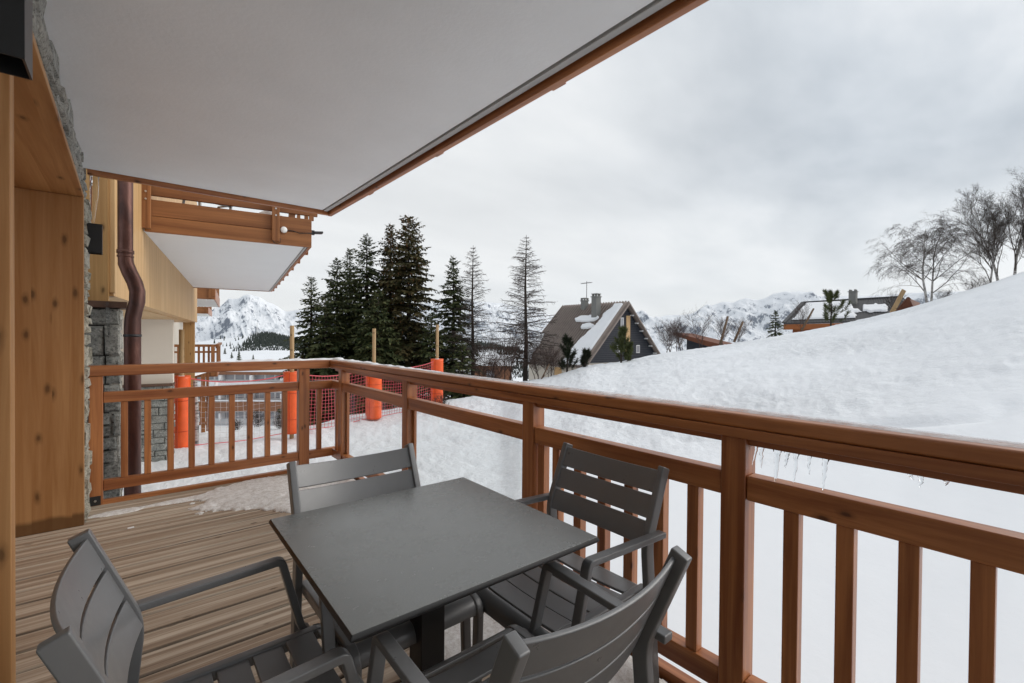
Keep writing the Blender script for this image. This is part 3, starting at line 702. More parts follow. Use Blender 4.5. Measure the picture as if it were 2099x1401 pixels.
for xx, s_, hh_ in ((2.05, .30, 2.25), (4.6, .10, .95)):
    c = roof_pt(xx, s_, side_l); m = MB(); hw = .31 if xx < 3 else .26; m.box(c[0]-hw, c[0]+hw, c[1]-hw, c[1]+hw, c[2]-.6, c[2]+hh_); cm = m.build('chimney', M['concrete'], ch)
    m = MB(); m.box(c[0]-hw-.06, c[0]+hw+.06, c[1]-hw-.06, c[1]+hw+.06, c[2]+hh_, c[2]+hh_+.09)
    for a in (-.2, .2):
        for b in (-.2, .2): m.box(c[0]+a-.08, c[0]+a+.08, c[1]+b-.08, c[1]+b+.08, c[2]+hh_+.09, c[2]+hh_+.28)
    m.box(c[0]-hw-.02, c[0]+hw+.02, c[1]-hw-.02, c[1]+hw+.02, c[2]+hh_+.28, c[2]+hh_+.34); m.build('cap', M['concrete'], cm)
c = roof_pt(4.6, .05, side_l); m = MB(); m.tube([(c[0], c[1], c[2]+.8), (c[0], c[1], c[2]+2.7)], .03, 5); m.tube([(c[0]-.6, c[1]-.1, c[2]+2.55), (c[0]+.7, c[1]+.1, c[2]+2.5)], .025, 4)
for k in range(5): m.tube([(c[0]-.5+k*.26, c[1]-.35, c[2]+2.54), (c[0]-.5+k*.26, c[1]+.35, c[2]+2.54)], .014, 3)
m.build('antenna', M['bracket'], ch)
def roof_snow(name, poly_fn, nx, ns, x0, x1, s0, s1, sd, parent, seed, th=.16, place=None, lift=.20):
    place = place or (lambda x, s, off: roof_pt(x, s, sd, off)); V = {}; m = MB()
    xs = np.linspace(x0, x1, nx); ss = np.linspace(s0, s1, ns); idx = {}
    def keep(i, j): return poly_fn(xs[i], ss[j])
    for i in range(nx-1):
        for j in range(ns-1):
            if keep(i, j) and keep(i+1, j) and keep(i, j+1) and keep(i+1, j+1):
                vs = []
                for (a, b) in ((i, j), (i+1, j), (i+1, j+1), (i, j+1)):
                    if (a, b) not in idx:
                        edge_ = not all(0 <= a+p < nx and 0 <= b+q < ns and keep(a+p, b+q) for p in (-1, 0, 1) for q in (-1, 0, 1))
                        idx[(a, b)] = len(m.v); m.v.append(tuple(place(xs[a], ss[b], (.09+lift) if edge_ else .09+lift+th+.06*vnoise(xs[a]*2, ss[b]*12, seed))))
                    vs.append(idx[(a, b)])
                m.f.append(tuple(vs))
    return m.build(name, M['clean_snow'], parent, True)
roof_snow('roof_snow', lambda x, s: (x < .55+1.5*s+.5*vnoise(s*9, 0*s, 3)) and x > -.25 and (s > .05), 60, 90, -.3, 4, .02, 1.04, side_l, ch, 3)
roof_snow('roof_snow', lambda x, s: ((x-3.0)/1.5)**2+((s-.30)/.055)**2 < .8+.6*vnoise(x*4, s*30, 9), 60, 40, 1.2, 5, .18, .45, side_l, ch, 4)
roof_snow('roof_snow', lambda x, s: ((x-2.2)/.8)**2+((s-.43)/.05)**2 < .8+.6*vnoise(x*4, s*30, 12), 40, 40, 1.0, 3.6, .3, .55, side_l, ch, 5)
roof_snow('roof_snow', lambda x, s: x > rl-1.1+.4*vnoise(s*8, 0*s, 5)-(s-.75)*2 and s > .5+.1*vnoise(x*3, 0*x, 6), 40, 60, rl-3, rl+.3, .45, 1.05, side_l, ch, 6)
m = MB(); a = at(1128, 755, 40); m.obox((rl*.45, side_l*(HB*.9+.03), -HB-1.0), (.45, 0, 0), (0, .03, 0), (0, 0, .55)); m.build('window', M['ochre'], ch)

# hip roofed chalet behind the crest on the right
D1 = 46
rA = at(1646, 620.7, D1+2); rB = at(1850, 609, D1-2); eA = at(1606, 663, D1-3); eB = at(1880, 655, D1-8); bk = at(1640, 660, D1+9); bk2 = at(1900, 655, D1+6)
h2 = thing('chalet', 'hip roofed chalet half sunk behind the snow crest', 'chalet', tuple(rA))
o_ = rA
m = MB(); P = [p-o_ for p in (rA, rB, eB, eA, bk, bk2)]
dn = np.array([0, 0, -.12])
m.add(P+[p+dn for p in P], [(3, 2, 1, 0), (0, 4, 3), (0, 1, 5, 4), (6, 7, 8, 9), (3, 9, 8, 2), (4, 10, 9, 3)]); rf = m.build('roof', M['roof2'], h2)
m = MB()
for i in range(1, 44):
    f_ = i/44; a = P[0]*(1-f_)+P[1]*f_; b = P[3]*(1-f_)+P[2]*f_; m.bar(a+np.array([0, 0, .03]), b+np.array([0, 0, .03]), .05, .06)
m.bar(P[0]+np.array([0, 0, .05]), P[1]+np.array([0, 0, .05]), .28, .1); m.bar(P[0]+np.array([0, 0, .04]), P[3]+np.array([0, 0, .04]), .3, .1); m.build('seam', M['roof2'], h2)
m = MB(); fr_ = np.array([0, 0, -.38]); m.add([P[3]+dn*1.1, P[2]+dn*1.1, P[2]+fr_*1.6, P[3]+fr_*1.6, P[4]+dn*1.1, P[4]+fr_*1.6], [(0, 1, 2, 3), (4, 0, 3, 5)]); m.build('fascia', M['orange_wood'], h2)
ins = lambda p, k=.12: p*(1-k)+(sum(P[2:6])/4)*k
m = MB(); q = [ins(P[i])*np.array([1, 1, 0])+np.array([0, 0, P[3][2]-.4]) for i in (3, 2, 5, 4)]; q2 = [p+np.array([0, 0, -3.6]) for p in q]
m.add(q+q2, [(0, 1, 5, 4), (1, 2, 6, 5), (2, 3, 7, 6), (3, 0, 4, 7)]); m.build('wall', M['orange_wood'], h2)
def pl2(x, s, off): 
    a = P[0]*(1-x)+P[1]*x; b = P[3]*(1-x)+P[2]*x; return a*(1-s)+b*s+np.array([0, 0, off*.9])
roof_snow('roof_snow', lambda x, s: s > .12 and s < .9 and x > .04+.02*vnoise(s*9, s*0, 3) and x < .62-.1*vnoise(s*14, 0*s, 2) and not (.52 < x and s < .3), 90, 50, .0, .9, .0, 1.0, 0, h2, 8, .14, pl2, 0)
roof_snow('roof_snow', lambda x, s: x > .62 and x < .8+.05*vnoise(s*8, 0*s, 4) and s > .32+.1*vnoise(x*30, x*0, 7) and s < .62+.1*vnoise(x*22, 0*x, 17), 70, 50, .6, .98, .2, .9, 0, h2, 9, .14, pl2, 0)
c = pl2(.53, .22, 0); m = MB(); m.box(c[0]-.29, c[0]+.29, c[1]-.29, c[1]+.29, c[2]-.5, c[2]+1.15); cm = m.build('chimney', M['concrete'], h2)
m = MB(); m.box(c[0]-.35, c[0]+.35, c[1]-.35, c[1]+.35, c[2]+1.15, c[2]+1.22)
for a in (-.2, .2):
    for b in (-.2, .2): m.box(c[0]+a-.07, c[0]+a+.07, c[1]+b-.07, c[1]+b+.07, c[2]+1.22, c[2]+1.38)
m.build('cap', M['concrete'], cm)
# low shed whose roof edge shows over the crest
a, b, c2 = at(1380, 682, 37), at(1476, 706, 34.5), at(1420, 684, 41)
sh = thing('shed', 'low shed with a sloping brown roof edge behind the crest', 'shed', tuple(a)); b_, c_ = b-a, c2-a
m = MB(); th_ = np.array([0, 0, -.28]); m.add([a*0, b_, b_+c_, c_, th_*.8, b_+th_*1.6, b_+c_+th_, c_+th_], [(0, 1, 2, 3), (0, 4, 5, 1), (1, 5, 6, 2), (3, 2, 6, 7), (4, 7, 6, 5), (0, 3, 7, 4)]); m.build('roof', M['rust'], sh)
m = MB(); k = .12; p = [b_*.25+c_*.12+th_, b_*.9+c_*.12+th_, b_*.9+c_*.8+th_, b_*.25+c_*.8+th_]; m.add(p+[q+np.array([0, 0, -2.2]) for q in p], [(0, 1, 5, 4), (1, 2, 6, 5), (2, 3, 7, 6), (3, 0, 4, 7)]); m.build('wall', M['slate'], sh)
# brown gable end and the leaning board beside it
p = at(1864, 612, 33); q = at(1840, 640, 33); gb = thing('gable_end', 'rust brown roof end poking from the crest below the birch', 'roof', tuple(p))
m = MB(); v1 = q-p; bk_ = lat(1885, 38)-lat(1864, 33); bk_ = np.array([bk_[0], bk_[1], .1]); rt_ = np.array([v1[0]*-.6, v1[1]*-.6, v1[2]])
m.add([p*0, v1, v1+bk_, bk_, rt_, rt_+bk_], [(0, 1, 2, 3), (0, 3, 5, 4), (0, 4, 1)]); m.build('roof', M['rust'], gb)
m = MB(); m.bar(v1*.02+np.array([0, 0, .04]), v1*1.05+np.array([0, 0, .04]), .16, .22); m.build('barge_board', M['rust'], gb)
def stake(p1, p2, d, r_, label, mat='old_wood', plank=False, name='wooden_stake', grp='leaning stakes on the crest'):
    a = at(*p1, d); b = at(*p2, d); b = a+(b-a)*1.15; m = MB()
    if plank: m.bar(a-b, (0, 0, 0), .28, .07, tuple(fv))
    else: m.tube([a-b, (0, 0, 0)], [r_*.8, r_], 7)
    o = m.build(name, M[mat], None, not plank); o.location = b; return tag(o, label, 'stake' if not plank else 'board', grp if not plank else None)
stake((1492, 649), (1478, 700), 30.2, .085, 'stake leaning right, first one right of the low shed')
stake((1523, 660), (1507, 696), 30.2, .085, 'shorter leaning stake right of the first one')
stake((1668, 633), (1647, 671), 30.6, .07, 'slim stake leaning in front of the hip roof')
stake((1853, 595), (1831, 636), 31.5, .07, 'yellowish board leaning on the crest beside the brown gable end', 'pole', True, 'leaning_board')
stake((1126, 746), (1107, 783), 25, .04, 'thin stake leaning in the snow under the chalet eave')

# ------------------------------------------------------------------ padded posts and nets
PADS = [(372, 918, 12.2, 'orange padded post beside the neighbouring wing, leftmost', 676, 357, 388), (598, 888, 14.3, 'orange padded post behind the far end of the railing', 668, 583, 614), (766, 858, 16.8, 'orange padded post seen through the glass railing panel', 674, 750, 782), (895.5, 827, 19.8, 'orange padded post at the right end of the red net', 666, 883, 908)]
padpos = []
for px, yb, d, lab, ytop, xl, xr in PADS:
    p = at(px, yb, d); g = gz(p[0], p[1]); o = thing('padded_post', lab, 'post', (p[0], p[1], g), 0, 'posts with orange pads along the piste')
    zt = at(px, ytop, d)[2]-g; zb_ = p[2]-g; rad = (xr-xl)/2*d/F; padh = 1.9
    m = MB(); m.tube([(0, 0, -.3), (0, 0, zt)], .062, 10); m.build('pole', M['pole'], o, True)
    m = MB(); n = 22; k = 26; r = np.random.RandomState(int(px)); rings = []
    for i in range(n+1):
        u = i/n; fl = 1.06 if u > .97 else 1.0 if u > .05 else .96
        for j in range(k):
            a = 2*math.pi*j/k; ww = 1+.035*(vnoise(np.array([math.cos(a)*2+9]), np.array([u*7+math.sin(a)*2]), int(px))[0]-.5)*2-.02*(abs(math.sin(u*9.4)) < .1)
            m.v.append((rad*fl*ww*math.cos(a), rad*fl*ww*math.sin(a), zb_+padh*u))
    for i in range(n):
        for j in range(k): m.f.append((i*k+j, i*k+(j+1) % k, (i+1)*k+(j+1) % k, (i+1)*k+j))
    m.f.append(tuple(range(k))[::-1]); b0 = len(m.v)
    m.v += [(.5*rad*math.cos(2*math.pi*j/k), .5*rad*math.sin(2*math.pi*j/k), zb_+padh-.06) for j in range(k)]
    for j in range(k): m.f.append((n*k+j, n*k+(j+1) % k, b0+(j+1) % k, b0+j))
    m.f.append(tuple(b0+j for j in range(k))); pad = m.build('pad', M['orange'], o, True)
    m = MB()
    for z in (.45, 1.25):
        m.tube([(rad*1.02*math.cos(a), rad*1.02*math.sin(a), zb_+z) for a in np.linspace(0, 6.283, 25)], .008, 4, False)
    m.build('strap', M['seam'], pad)
    m = MB(); a0 = 3.9+.3*math.sin(px); m.tube([(rad*1.0*math.cos(a0), rad*1.0*math.sin(a0), zb_+z) for z in np.linspace(.02, padh-.02, 12)], .012, 5); m.build('seam', M['seam'], pad)
    if px != 598:
        m = MB(); vs = [(0, 0, zb_+padh+.05)]+[(rad*.75*math.cos(a)*r.uniform(.7, 1), rad*.75*math.sin(a)*r.uniform(.7, 1), zb_+padh-.05) for a in np.linspace(0, 6.283, 11)[:-1]]
        m.add(vs, [(0, 1+i, 1+(i+1) % 10) for i in range(10)]); m.build('snow_cap', M['clean_snow'], o, True)
    padpos.append((np.array([p[0], p[1]]), g+zb_, rad))
def net(i, j, mat, label, cell, cord, ztop=1.82, zlow=.02, sag=.16):
    (a, za, ra), (b, zb_, rb) = padpos[i], padpos[j]; t_ = (b-a)/np.linalg.norm(b-a); a = a+t_*ra*.8; b = b-t_*rb*.8; L = np.linalg.norm(b-a)
    o = thing('safety_net', label, 'net', (a[0], a[1], za), 0, 'nets between the orange pads'); m = MB(); N = int(L/cell)
    nv = int((ztop-zlow)/cell)
    def pt(u, v):
        s = 4*u*(1-u)*sag; z = zlow+(ztop-zlow)*v-s*(.25+.75*v)+(zb_-za)*u; wv = .05*math.sin(u*9+v*3); nrm = np.array([-t_[1], t_[0]])
        q = (b-a)*u+nrm*wv; return (q[0], q[1], z)
    for k in range(N+1): m.tube([pt(k/N, v) for v in np.linspace(0, 1, 7)], cord, 3, False)
    for k in range(nv+1): m.tube([pt(u, k/nv) for u in np.linspace(0, 1, 15)], cord, 3, False)
    m.build('mesh', M[mat], o)
    m = MB(); m.tube([pt(u, 1) for u in np.linspace(0, 1, 21)], .016, 5, False); m.build('rope', M['net_red'], o); m = MB(); m.tube([pt(u, 0) for u in np.linspace(0, 1, 21)], .012, 5, False); m.build('rope', M['net_red'], o)
net(0, 1, 'net_white', 'pale thin net with a red top rope left of the second pad', .14, .0032)
net(1, 2, 'net_red', 'red net between the second and third orange pads', .115, .0065)
net(2, 3, 'net_red', 'red net sagging up to the rightmost orange pad', .115, .0065)

# ------------------------------------------------------------------ stones
def stones(m, org, U, Vd, N, W, Hh, seed, hr=(.05, .16), wr=(.12, .42), dep=.03, jit=.012, back=.08):
    org, U, Vd, N = [np.array(q, float) for q in (org, U, Vd, N)]; r = np.random.RandomState(seed); v = 0
    while v < Hh-.005:
        h = min(r.uniform(*hr), Hh-v); 
        if Hh-v-h < .03: h = Hh-v
        u = -r.uniform(0, wr[0])
        while u < W:
            w = r.uniform(*wr); u0, u1 = max(0, u), min(W, u+w)
            if u1-u0 > .02:
                subs = [(v, v+h)] if r.rand() < .7 or h < .1 else [(v, v+h*.5), (v+h*.5, v+h)]
                for (va_, vb) in subs:
                    g = .005; dz = r.uniform(-dep, dep); j = lambda: r.uniform(-jit, jit); fr = []
                    for (uu, vv) in ((u0+g, va_+g), (u1-g, va_+g), (u1-g, vb-g), (u0+g, vb-g)):
                        fr.append((uu, vv))
                    cu = sum(p[0] for p in fr)/4; cv = sum(p[1] for p in fr)/4
                    out = [org+U*(p[0])+Vd*(p[1])-N*back for p in fr]
                    mid_ = [org+U*(p[0]+j()*.4)+Vd*(p[1]+j()*.4)+N*(dz-.012) for p in fr]
                    inn = [org+U*(cu+(p[0]-cu)*.84+j())+Vd*(cv+(p[1]-cv)*.80+j()*.6)+N*(dz+.008+j()*.8) for p in fr]
                    fs = [(8, 9, 10, 11)]
                    for k in range(4): fs += [(k, (k+1) % 4, 4+(k+1) % 4, 4+k), (4+k, 4+(k+1) % 4, 8+(k+1) % 4, 8+k)]
                    m.add(out+mid_+inn, fs)
            u += w
        v += h
    return m

# ------------------------------------------------------------------ own balcony
# deck boards, running across the balcony
m = MB(); pit = .1655; y0 = 2.480-pit*30; k = 0
while y0+pit*k < 4.84:
    a, b = y0+pit*k+.0066, min(y0+pit*(k+1)-.0066, 4.838); n = 25; xs = (-.9, 1.622)
    prof = []
    for i in range(n):
        u = i/(n-1); z = -.0022*(.5-.5*math.cos(u*math.pi*4)) if 0 < i < n-1 else -.007
        prof.append((a+(b-a)*u, z))
    prof = [(a, -.034)]+prof+[(b, -.034)]; vs = [(x, y, z) for x in xs for (y, z) in prof]; c = len(prof)
    m.add(vs, [(i, i+1, c+i+1, c+i) for i in range(c-1)]); k += 1
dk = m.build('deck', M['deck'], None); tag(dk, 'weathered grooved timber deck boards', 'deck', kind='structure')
m = MB(); m.box(-.9, 1.6, -3, 4.83, -.22, -.04); m.box(-.9, -.905, -3, 4.8, -.04, 3); 
u_ = MB(); u_.box(-.9, 1.62, -3, 4.83, -.24, -.035); u_.build('deck_slab', M['lampblack'], dk)
tr = thing('deck_edge', 'brown edge board running round the deck', 'trim'); 
m = MB(); m.box(-.26, 1.70, 4.842, 4.892, -.24, .030); m.build('board', M['larch_x'], tr, False, .004)
m = MB(); m.box(1.648, 1.698, -3, 4.840, -.24, .026); m.build('board', M['larch_y'], tr, False, .004)

# stone facade
sw = thing('stone_wall', 'rough grey stone wall of the balcony facade', 'wall')
m = MB()
stones(m, (-.256, 2.2, 2.325), (0, 1, 0), (0, 0, 1), (1, 0, 0), 2.66, .30, 3, (.06, .15), (.12, .40), .012, .014)
stones(m, (-.256, -3, 0), (0, 1, 0), (0, 0, 1), (1, 0, 0), 4.5, 2.63, 5, (.10, .25), (.2, .6), .02, .014)
m.build('stones', M['stone_pale'], sw)
m = MB(); stones(m, (-.232, 4.47, -.3), (0, 1, 0), (0, 0, 1), (1, 0, 0), .42, 2.63, 4, (.06, .17), (.10, .30), .010, .012); m.build('stones', M['stone_cream'], sw)
m = MB(); m.box(-.62, -.285, -3, 1.5, -.3, 2.64); m.box(-.62, -.285, 2.2, 4.86, 2.33, 2.64); m.box(-.62, -.285, 4.49, 4.86, -.3, 2.33); m.build('mortar', M['mortar_pale'], sw)
# timber lined door recess
ds = thing('door_surround', 'spruce lined door recess with knotty side panel', 'door surround')
m = MB(); m.box(-.95, -.234, 4.40, 4.465, .0, 2.295); m.build('side_panel', M['spruce_z'], ds, False, .003)
m = MB(); m.box(-.95, -.234, 1.9, 4.465, 2.297, 2.325); m.build('lining', M['spruce_y'], ds, False, .003)
m = MB(); m.box(-.99, -.951, 1.6, 4.5, 0, 2.33); m.build('back_panel', M['spruce_z'], ds)
tp = MB(); tp.box(-.62, -.295, 2.225, 2.300, 0, 2.296); o = tp.build('timber_post', M['spruce_z'], None, False, .003)
tag(o, 'plain timber post at the left edge of the photo, before the door recess', 'post')
def lamp(y0, z0, label, x0=-.245):
    o = thing('wall_lamp', label, 'wall lamp', (x0, y0, z0), 0, 'black box lamps on the facade'); t_ = .004
    m = MB(); m.box(0.03, .082, 0, t_, 0, .215); m.box(-.02, .03, 0, t_, 0, .215); m.box(0, .082-t_, .106-t_, .106, 0, .215); m.box(0, .082-t_, t_, .106-t_, .211, .215); m.build('housing', M['lampblack'], o)
    m = MB(); m.box(.082-t_, .0822, t_, .1058, 0, .215); m.build('side_plate', M['lampgrey'], o)
    m = MB(); m.box(.0, .074, .006, .1, .12, .2); m.build('reflector', M['bracket'], o)
lamp(1.388, 1.915, 'black box lamp cut off by the upper left corner')
lamp(4.62, 1.945, 'black box lamp on the stone pier beside the railing', -.226)
# balcony above
ub = thing('upper_balcony', 'white soffit of the balcony above with its brown edge boards', 'balcony')
m = MB(); m.box(-.27, 1.505, -3.2, 4.80, 2.602, 2.74); m.build('soffit', M['white'], ub)
m = MB(); m.box(1.517, 1.556, -3.2, 4.80, 2.594, 2.66); m.build('drip_strip', M['metal_strip'], ub, False, .004)
m = MB(); m.box(1.575, 1.615, -3.2, 4.862, 2.566, 2.80); m.build('fascia', M['larch_y'], ub, False, .005)
m = MB(); m.box(-.235, 1.573, 4.815, 4.855, 2.566, 2.80); m.build('fascia', M['larch_x'], ub, False, .005)
m = MB(); m.box(-.27, 1.57, -3.2, 4.81, 2.745, 2.8); m.build('slab', M['mortar'], ub)
for y in (3.9, 2.75, 1.62): 
    m = MB(); m.box(1.616, 1.64, y-.045, y+.045, 2.578, 2.9); m.build('post', M['larch_z'], ub, False, .003)

# ------------------------------------------------------------------ railings
XI = 1.593
sr = thing('balcony_railing', 'long larch railing along the open side, with two glass panels', 'railing')
m = MB(); m.box(XI+.002, XI+.118, -3, 4.826, 1.046, 1.094); m.build('handrail', M['larch_y'], sr, False, .011, 3)
m = MB(); m.box(XI, XI+.116, -3, 4.826, 1.012, 1.0455); m.build('handrail', M['larch_y'], sr, False, .003, 2)
m = MB(); m.box(XI+.040, XI+.085, -3, 4.78, .985, 1.0125); m.build('groove_strip', M['larch_y'], sr)
PY = [4.573, 3.195, 1.80, .735, -.66, -2.0]
for y in PY:
    m = MB(); m.box(1.607, 1.690, y-.0425, y+.0425, -.2, 1.011); m.build('post', M['larch_z'], sr, False, .005)
ends = [4.83]+PY+[-3]
for i in range(len(ends)-1):
    hi = ends[i]-(.0435 if i else 0); lo = ends[i+1]+(.0435 if i+1 < len(ends)-1 else 0)
    m = MB(); m.box(1.615, 1.675, lo, hi, .800, .884); m.build('mid_rail', M['larch_y'], sr, False, .005)
    m = MB(); m.box(1.615, 1.675, lo, hi, .100, .182); m.build('bottom_rail', M['larch_y'], sr, False, .005)
BY = [.557-.1442*k for k in range(-1, 8)]
BY = [.557, .413, .268, .127, -.018, -.163, -.308, -.452]+[.890, 1.034, 1.178, 1.322, 1.466, 1.61, 1.715]+[4.74, 4.66]+[-.86-.145*k for k in range(7)]
for y in BY:
    m = MB(); m.box(1.624, 1.666, y-.0225, y+.0225, .183, .799); m.build('baluster', M['larch_z'], sr, False, .003)
for lo, hi in ((1.845, 3.150), (3.24, 4.528)):
    m = MB(); m.box(1.642, 1.650, lo, hi, .184, .798); m.build('glass_panel', M['glass'], sr)
    m = MB()
    for yy in (lo, hi-.028): m.box(1.653, 1.672, yy, yy+.028, .183, .799)
    m.build('glazing_bead', M['larch_z'], sr)
er = thing('balcony_railing', 'short larch railing across the far end of the deck', 'railing')
m = MB(); m.box(-.262, XI-.002, 4.826, 4.94, 1.012, 1.094); m.build('handrail', M['larch_x'], er, False, .010, 3)
m = MB(); m.box(XI-.001, XI+.118, 4.8275, 4.94, 1.012, 1.0935); m.build('corner_block', M['larch_x'], er, False, .008, 3)
for xa, xb in ((-.232, -.147), (1.300, 1.400)):
    m = MB(); m.box(xa, xb, 4.835, 4.92, -.2 if xa > 0 else .005, 1.011); m.build('post', M['larch_z'], er, False, .005)
for xa, xb in ((-.146, 1.299), (1.401, 1.673)):
    m = MB(); m.box(xa, xb, 4.842, 4.90, .800, .884); m.build('mid_rail', M['larch_x'], er, False, .005)
    m = MB(); m.box(xa, xb, 4.842, 4.90, .105, .188); m.build('bottom_rail', M['larch_x'], er, False, .005)
for x in (-.018, .130, .283, .431, .577, .733, .878, 1.027, 1.177, 1.50):
    m = MB(); m.box(x-.0225, x+.0225, 4.851, 4.893, .189, .799); m.build('baluster', M['larch_z'], er, False, .003)
m = MB(); m.box(-.225, -.160, 4.829, 4.8345, .005, .075); pl = m.build('foot_plate', M['bracket'], er)
m = MB(); m.tube([(-.192, 4.829, .04), (-.192, 4.820, .04)], .008, 8); m.build('bolt', M['bolt'], pl)

# ice and snow on the railing
def strip(name, n, fn, mat, label, cat):
    m = MB()
    for i in range(n+1):
        for p in fn(i/n): m.v.append(tuple(map(float, p)))
    c = len(fn(0))
    for i in range(n):
        for j in range(c-1): m.f.append((i*c+j, i*c+j+1, (i+1)*c+j+1, (i+1)*c+j))
    return tag(m.build(name, M[mat], None, True), label, cat, kind='stuff')
def icefn(u):
    y = 2.9-4.4*u; w = .02+.055*vnoise(np.array([y*2.6]), np.array([.3]), 5)[0]; h = .002+.003*vnoise(np.array([y*4]), np.array([.9]), 6)[0]
    return [(XI+.012+w*.5, y, 1.0945), (XI+.016+w*.6, y, 1.095+h), (XI+.09, y, 1.096+h), (XI+.116, y, 1.0955+h*.5), (XI+.1185, y, 1.085)]
strip('ice_film', 160, icefn, 'icefilm', 'thin clear ice along the top of the long handrail', 'ice')
def snfn(u):
    y = 4.9-2.1*u; nn = vnoise(np.array([y*9]), np.array([.3]), 15)[0]; w = .03+.07*nn*(1-u*.5); h = (.004+.018*vnoise(np.array([y*14]), np.array([.9]), 16)[0])*(1.1-u)
    return [(XI+.118-w, y, 1.0945), (XI+.118-w*.8, y, 1.095+h*.8), (XI+.112, y, 1.0955+h), (XI+.119, y, 1.0955)]
strip('rail_snow', 120, snfn, 'clean_snow', 'thin line of snow on the outer edge of the long handrail by the corner', 'snow')
def snfn2(u):
    x = .55+1.1*u; nn = vnoise(np.array([x*9]), np.array([.3]), 25)[0]; w = .02+.08*nn*min(1, u*2+.1); h = (.003+.020*vnoise(np.array([x*16]), np.array([.9]), 26)[0])*min(1, u*2+.1)
    return [(x, 4.94-w, 1.0945), (x, 4.94-w*.8, 1.095+h*.8), (x, 4.934, 1.0955+h), (x, 4.941, 1.0955)]
strip('rail_snow', 80, snfn2, 'clean_snow', 'thin line of snow along the short far handrail', 'snow')
IC = [(1535.6, 41, .006, 'milky icicle against the big railing post, left one'), (1551, 41, .006, 'milky icicle against the big railing post, right one'), (1561.5, 47, .007, 'crooked icicle first in the open gap right of the big post'), (1593.6, 80, .012, 'longest and thickest icicle under the handrail'), (1614, 34, .008, 'short slanting icicle right of the longest one'), (1632, 61, .009, 'slim long icicle between the slanting one and the tiny one'), (1659, 40, .006, 'thin hair like icicle left of the last long one'), (1692.7, 68, .010, 'last long icicle toward the right of the row'), (1866, 13, .008, 'stubby ice drop, left one of the small set at the right'), (1889, 26, .007, 'small icicle with a drop, middle of the small set at the right'), (1941, 11, .008, 'stubby ice drop at the right end of the handrail')]
for px, ln, r0, lab in IC:
    r_ = ray(px, 930); p = EYE+r_*(1.640/r_[0]); L = ln*np.dot(p-EYE, fv)/F; r = np.random.RandomState(int(px)); m = MB(); n = 9
    dx = r.uniform(-.01, .01); dy = r.uniform(-.012, .012)
    m.tube([(dx*(k/n)**2+r.normal(0, .0008), dy*(k/n)**1.5+r.normal(0, .0008), -L*k/n) for k in range(n+1)], [r0*.75*(1.4 if k == 0 else 1)*(1-k/n)**.75*r.uniform(.85, 1.15)+.0009 for k in range(n+1)], 9)
    o = m.build('icicle', M['ice'], None, True); o.location = (1.640, p[1], .9865); tag(o, lab, 'icicle', 'icicles under the handrail')
p = at(196, 349, 4.1); m = MB(); m.tube([(0, 0, .03), (-.003, .004, -.15), (-.012, .002, -.32), (-.018, .002, -.50)], [.03, .026, .016, .003], 9); o = m.build('icicle', M['ice'], None, True); o.location = (-.195, 4.87, 2.57); tag(o, 'thick icicle hanging beside the stone pier under the soffit', 'icicle')
m = MB(); m.tube([(0, 0, .02), (.003, 0, -.14), (.010, .002, -.27)], [.020, .014, .002], 9); o = m.build('icicle', M['ice'], None, True); o.location = (-.135, 5.43, 1.60); tag(o, 'icicle hanging from the sill of the stone pillar', 'icicle')

# snow lying on the deck
def deck_snow(name, label, blobs, x0, x1, y0, y1, seed, th=.03, n=110):
    xs = np.linspace(x0, x1, n); ys = np.linspace(y0, y1, n); X_, Y_ = np.meshgrid(xs, ys, indexing='ij'); f = np.zeros_like(X_)-1
    for (cx, cy, rx, ry) in blobs: f = np.maximum(f, 1-((X_-cx)/rx)**2-((Y_-cy)/ry)**2)
    f = f+(fbm(X_*7, Y_*7, 4, seed)-.5)*1.1+(fbm(X_*30, Y_*30, 2, seed+9)-.5)*.25
    Zs = np.clip(f, 0, .5)/.5; Zs = .002+th*.45*Zs**.7+(fbm(X_*25, Y_*25, 3, seed+3)-.5)*.003*np.clip(Zs*2, 0, 1); Zs = np.where(f > 0, Zs, -.012)
    V = np.stack([X_, Y_, Zs], -1).reshape(-1, 3); I = np.arange(n*n).reshape(n, n); k = ((f[:-1, :-1] > 0).astype(int)+(f[1:, :-1] > 0)+(f[:-1, 1:] > 0)+(f[1:, 1:] > 0)) >= 2
    Q = np.stack([I[:-1, :-1], I[1:, :-1], I[1:, 1:], I[:-1, 1:]], -1)[k]
    return tag(np_mesh(name, V, Q, M['old_snow'], None, True), label, 'snow', kind='stuff')
deck_snow('snow_patch', 'melting granular snow at the far right corner of the deck', [(1.15, 4.42, .78, .42), (1.25, 4.0, .45, .36), (.80, 4.22, .26, .22), (1.48, 3.6, .2, .8)], 0.0, 1.62, 3.0, 4.84, 5, .035, 150)
deck_snow('snow_patch', 'thin tongue of snow along the far edge of the deck', [(.38, 4.57, .34, .05), (.62, 4.58, .28, .08)], -.1, 1.0, 4.35, 4.8, 8, .018)
deck_snow('snow_patch', 'small thin sliver of snow by the foot of the door recess', [(-.07, 4.56, .17, .06)], -.25, .15, 4.45, 4.7, 11, .012, 60)
deck_snow('snow_patch', 'dirty granular snow under the right hand chair', [(1.32, 1.85, .35, .40), (1.46, 1.35, .22, .65), (1.35, 2.3, .2, .4)], .85, 1.63, .9, 2.8, 14, .025)
m = MB(); r = np.random.RandomState(2); c = atz(268, 1083, 0.003); m.obox((c[0], c[1], .006), (.018, .002, 0), (-.001, .006, 0), (0, 0, .004)); o = m.build('snow_crumb', M['clean_snow'], None, False, .002); tag(o, 'tiny crumb of snow on the bare deck boards', 'snow')

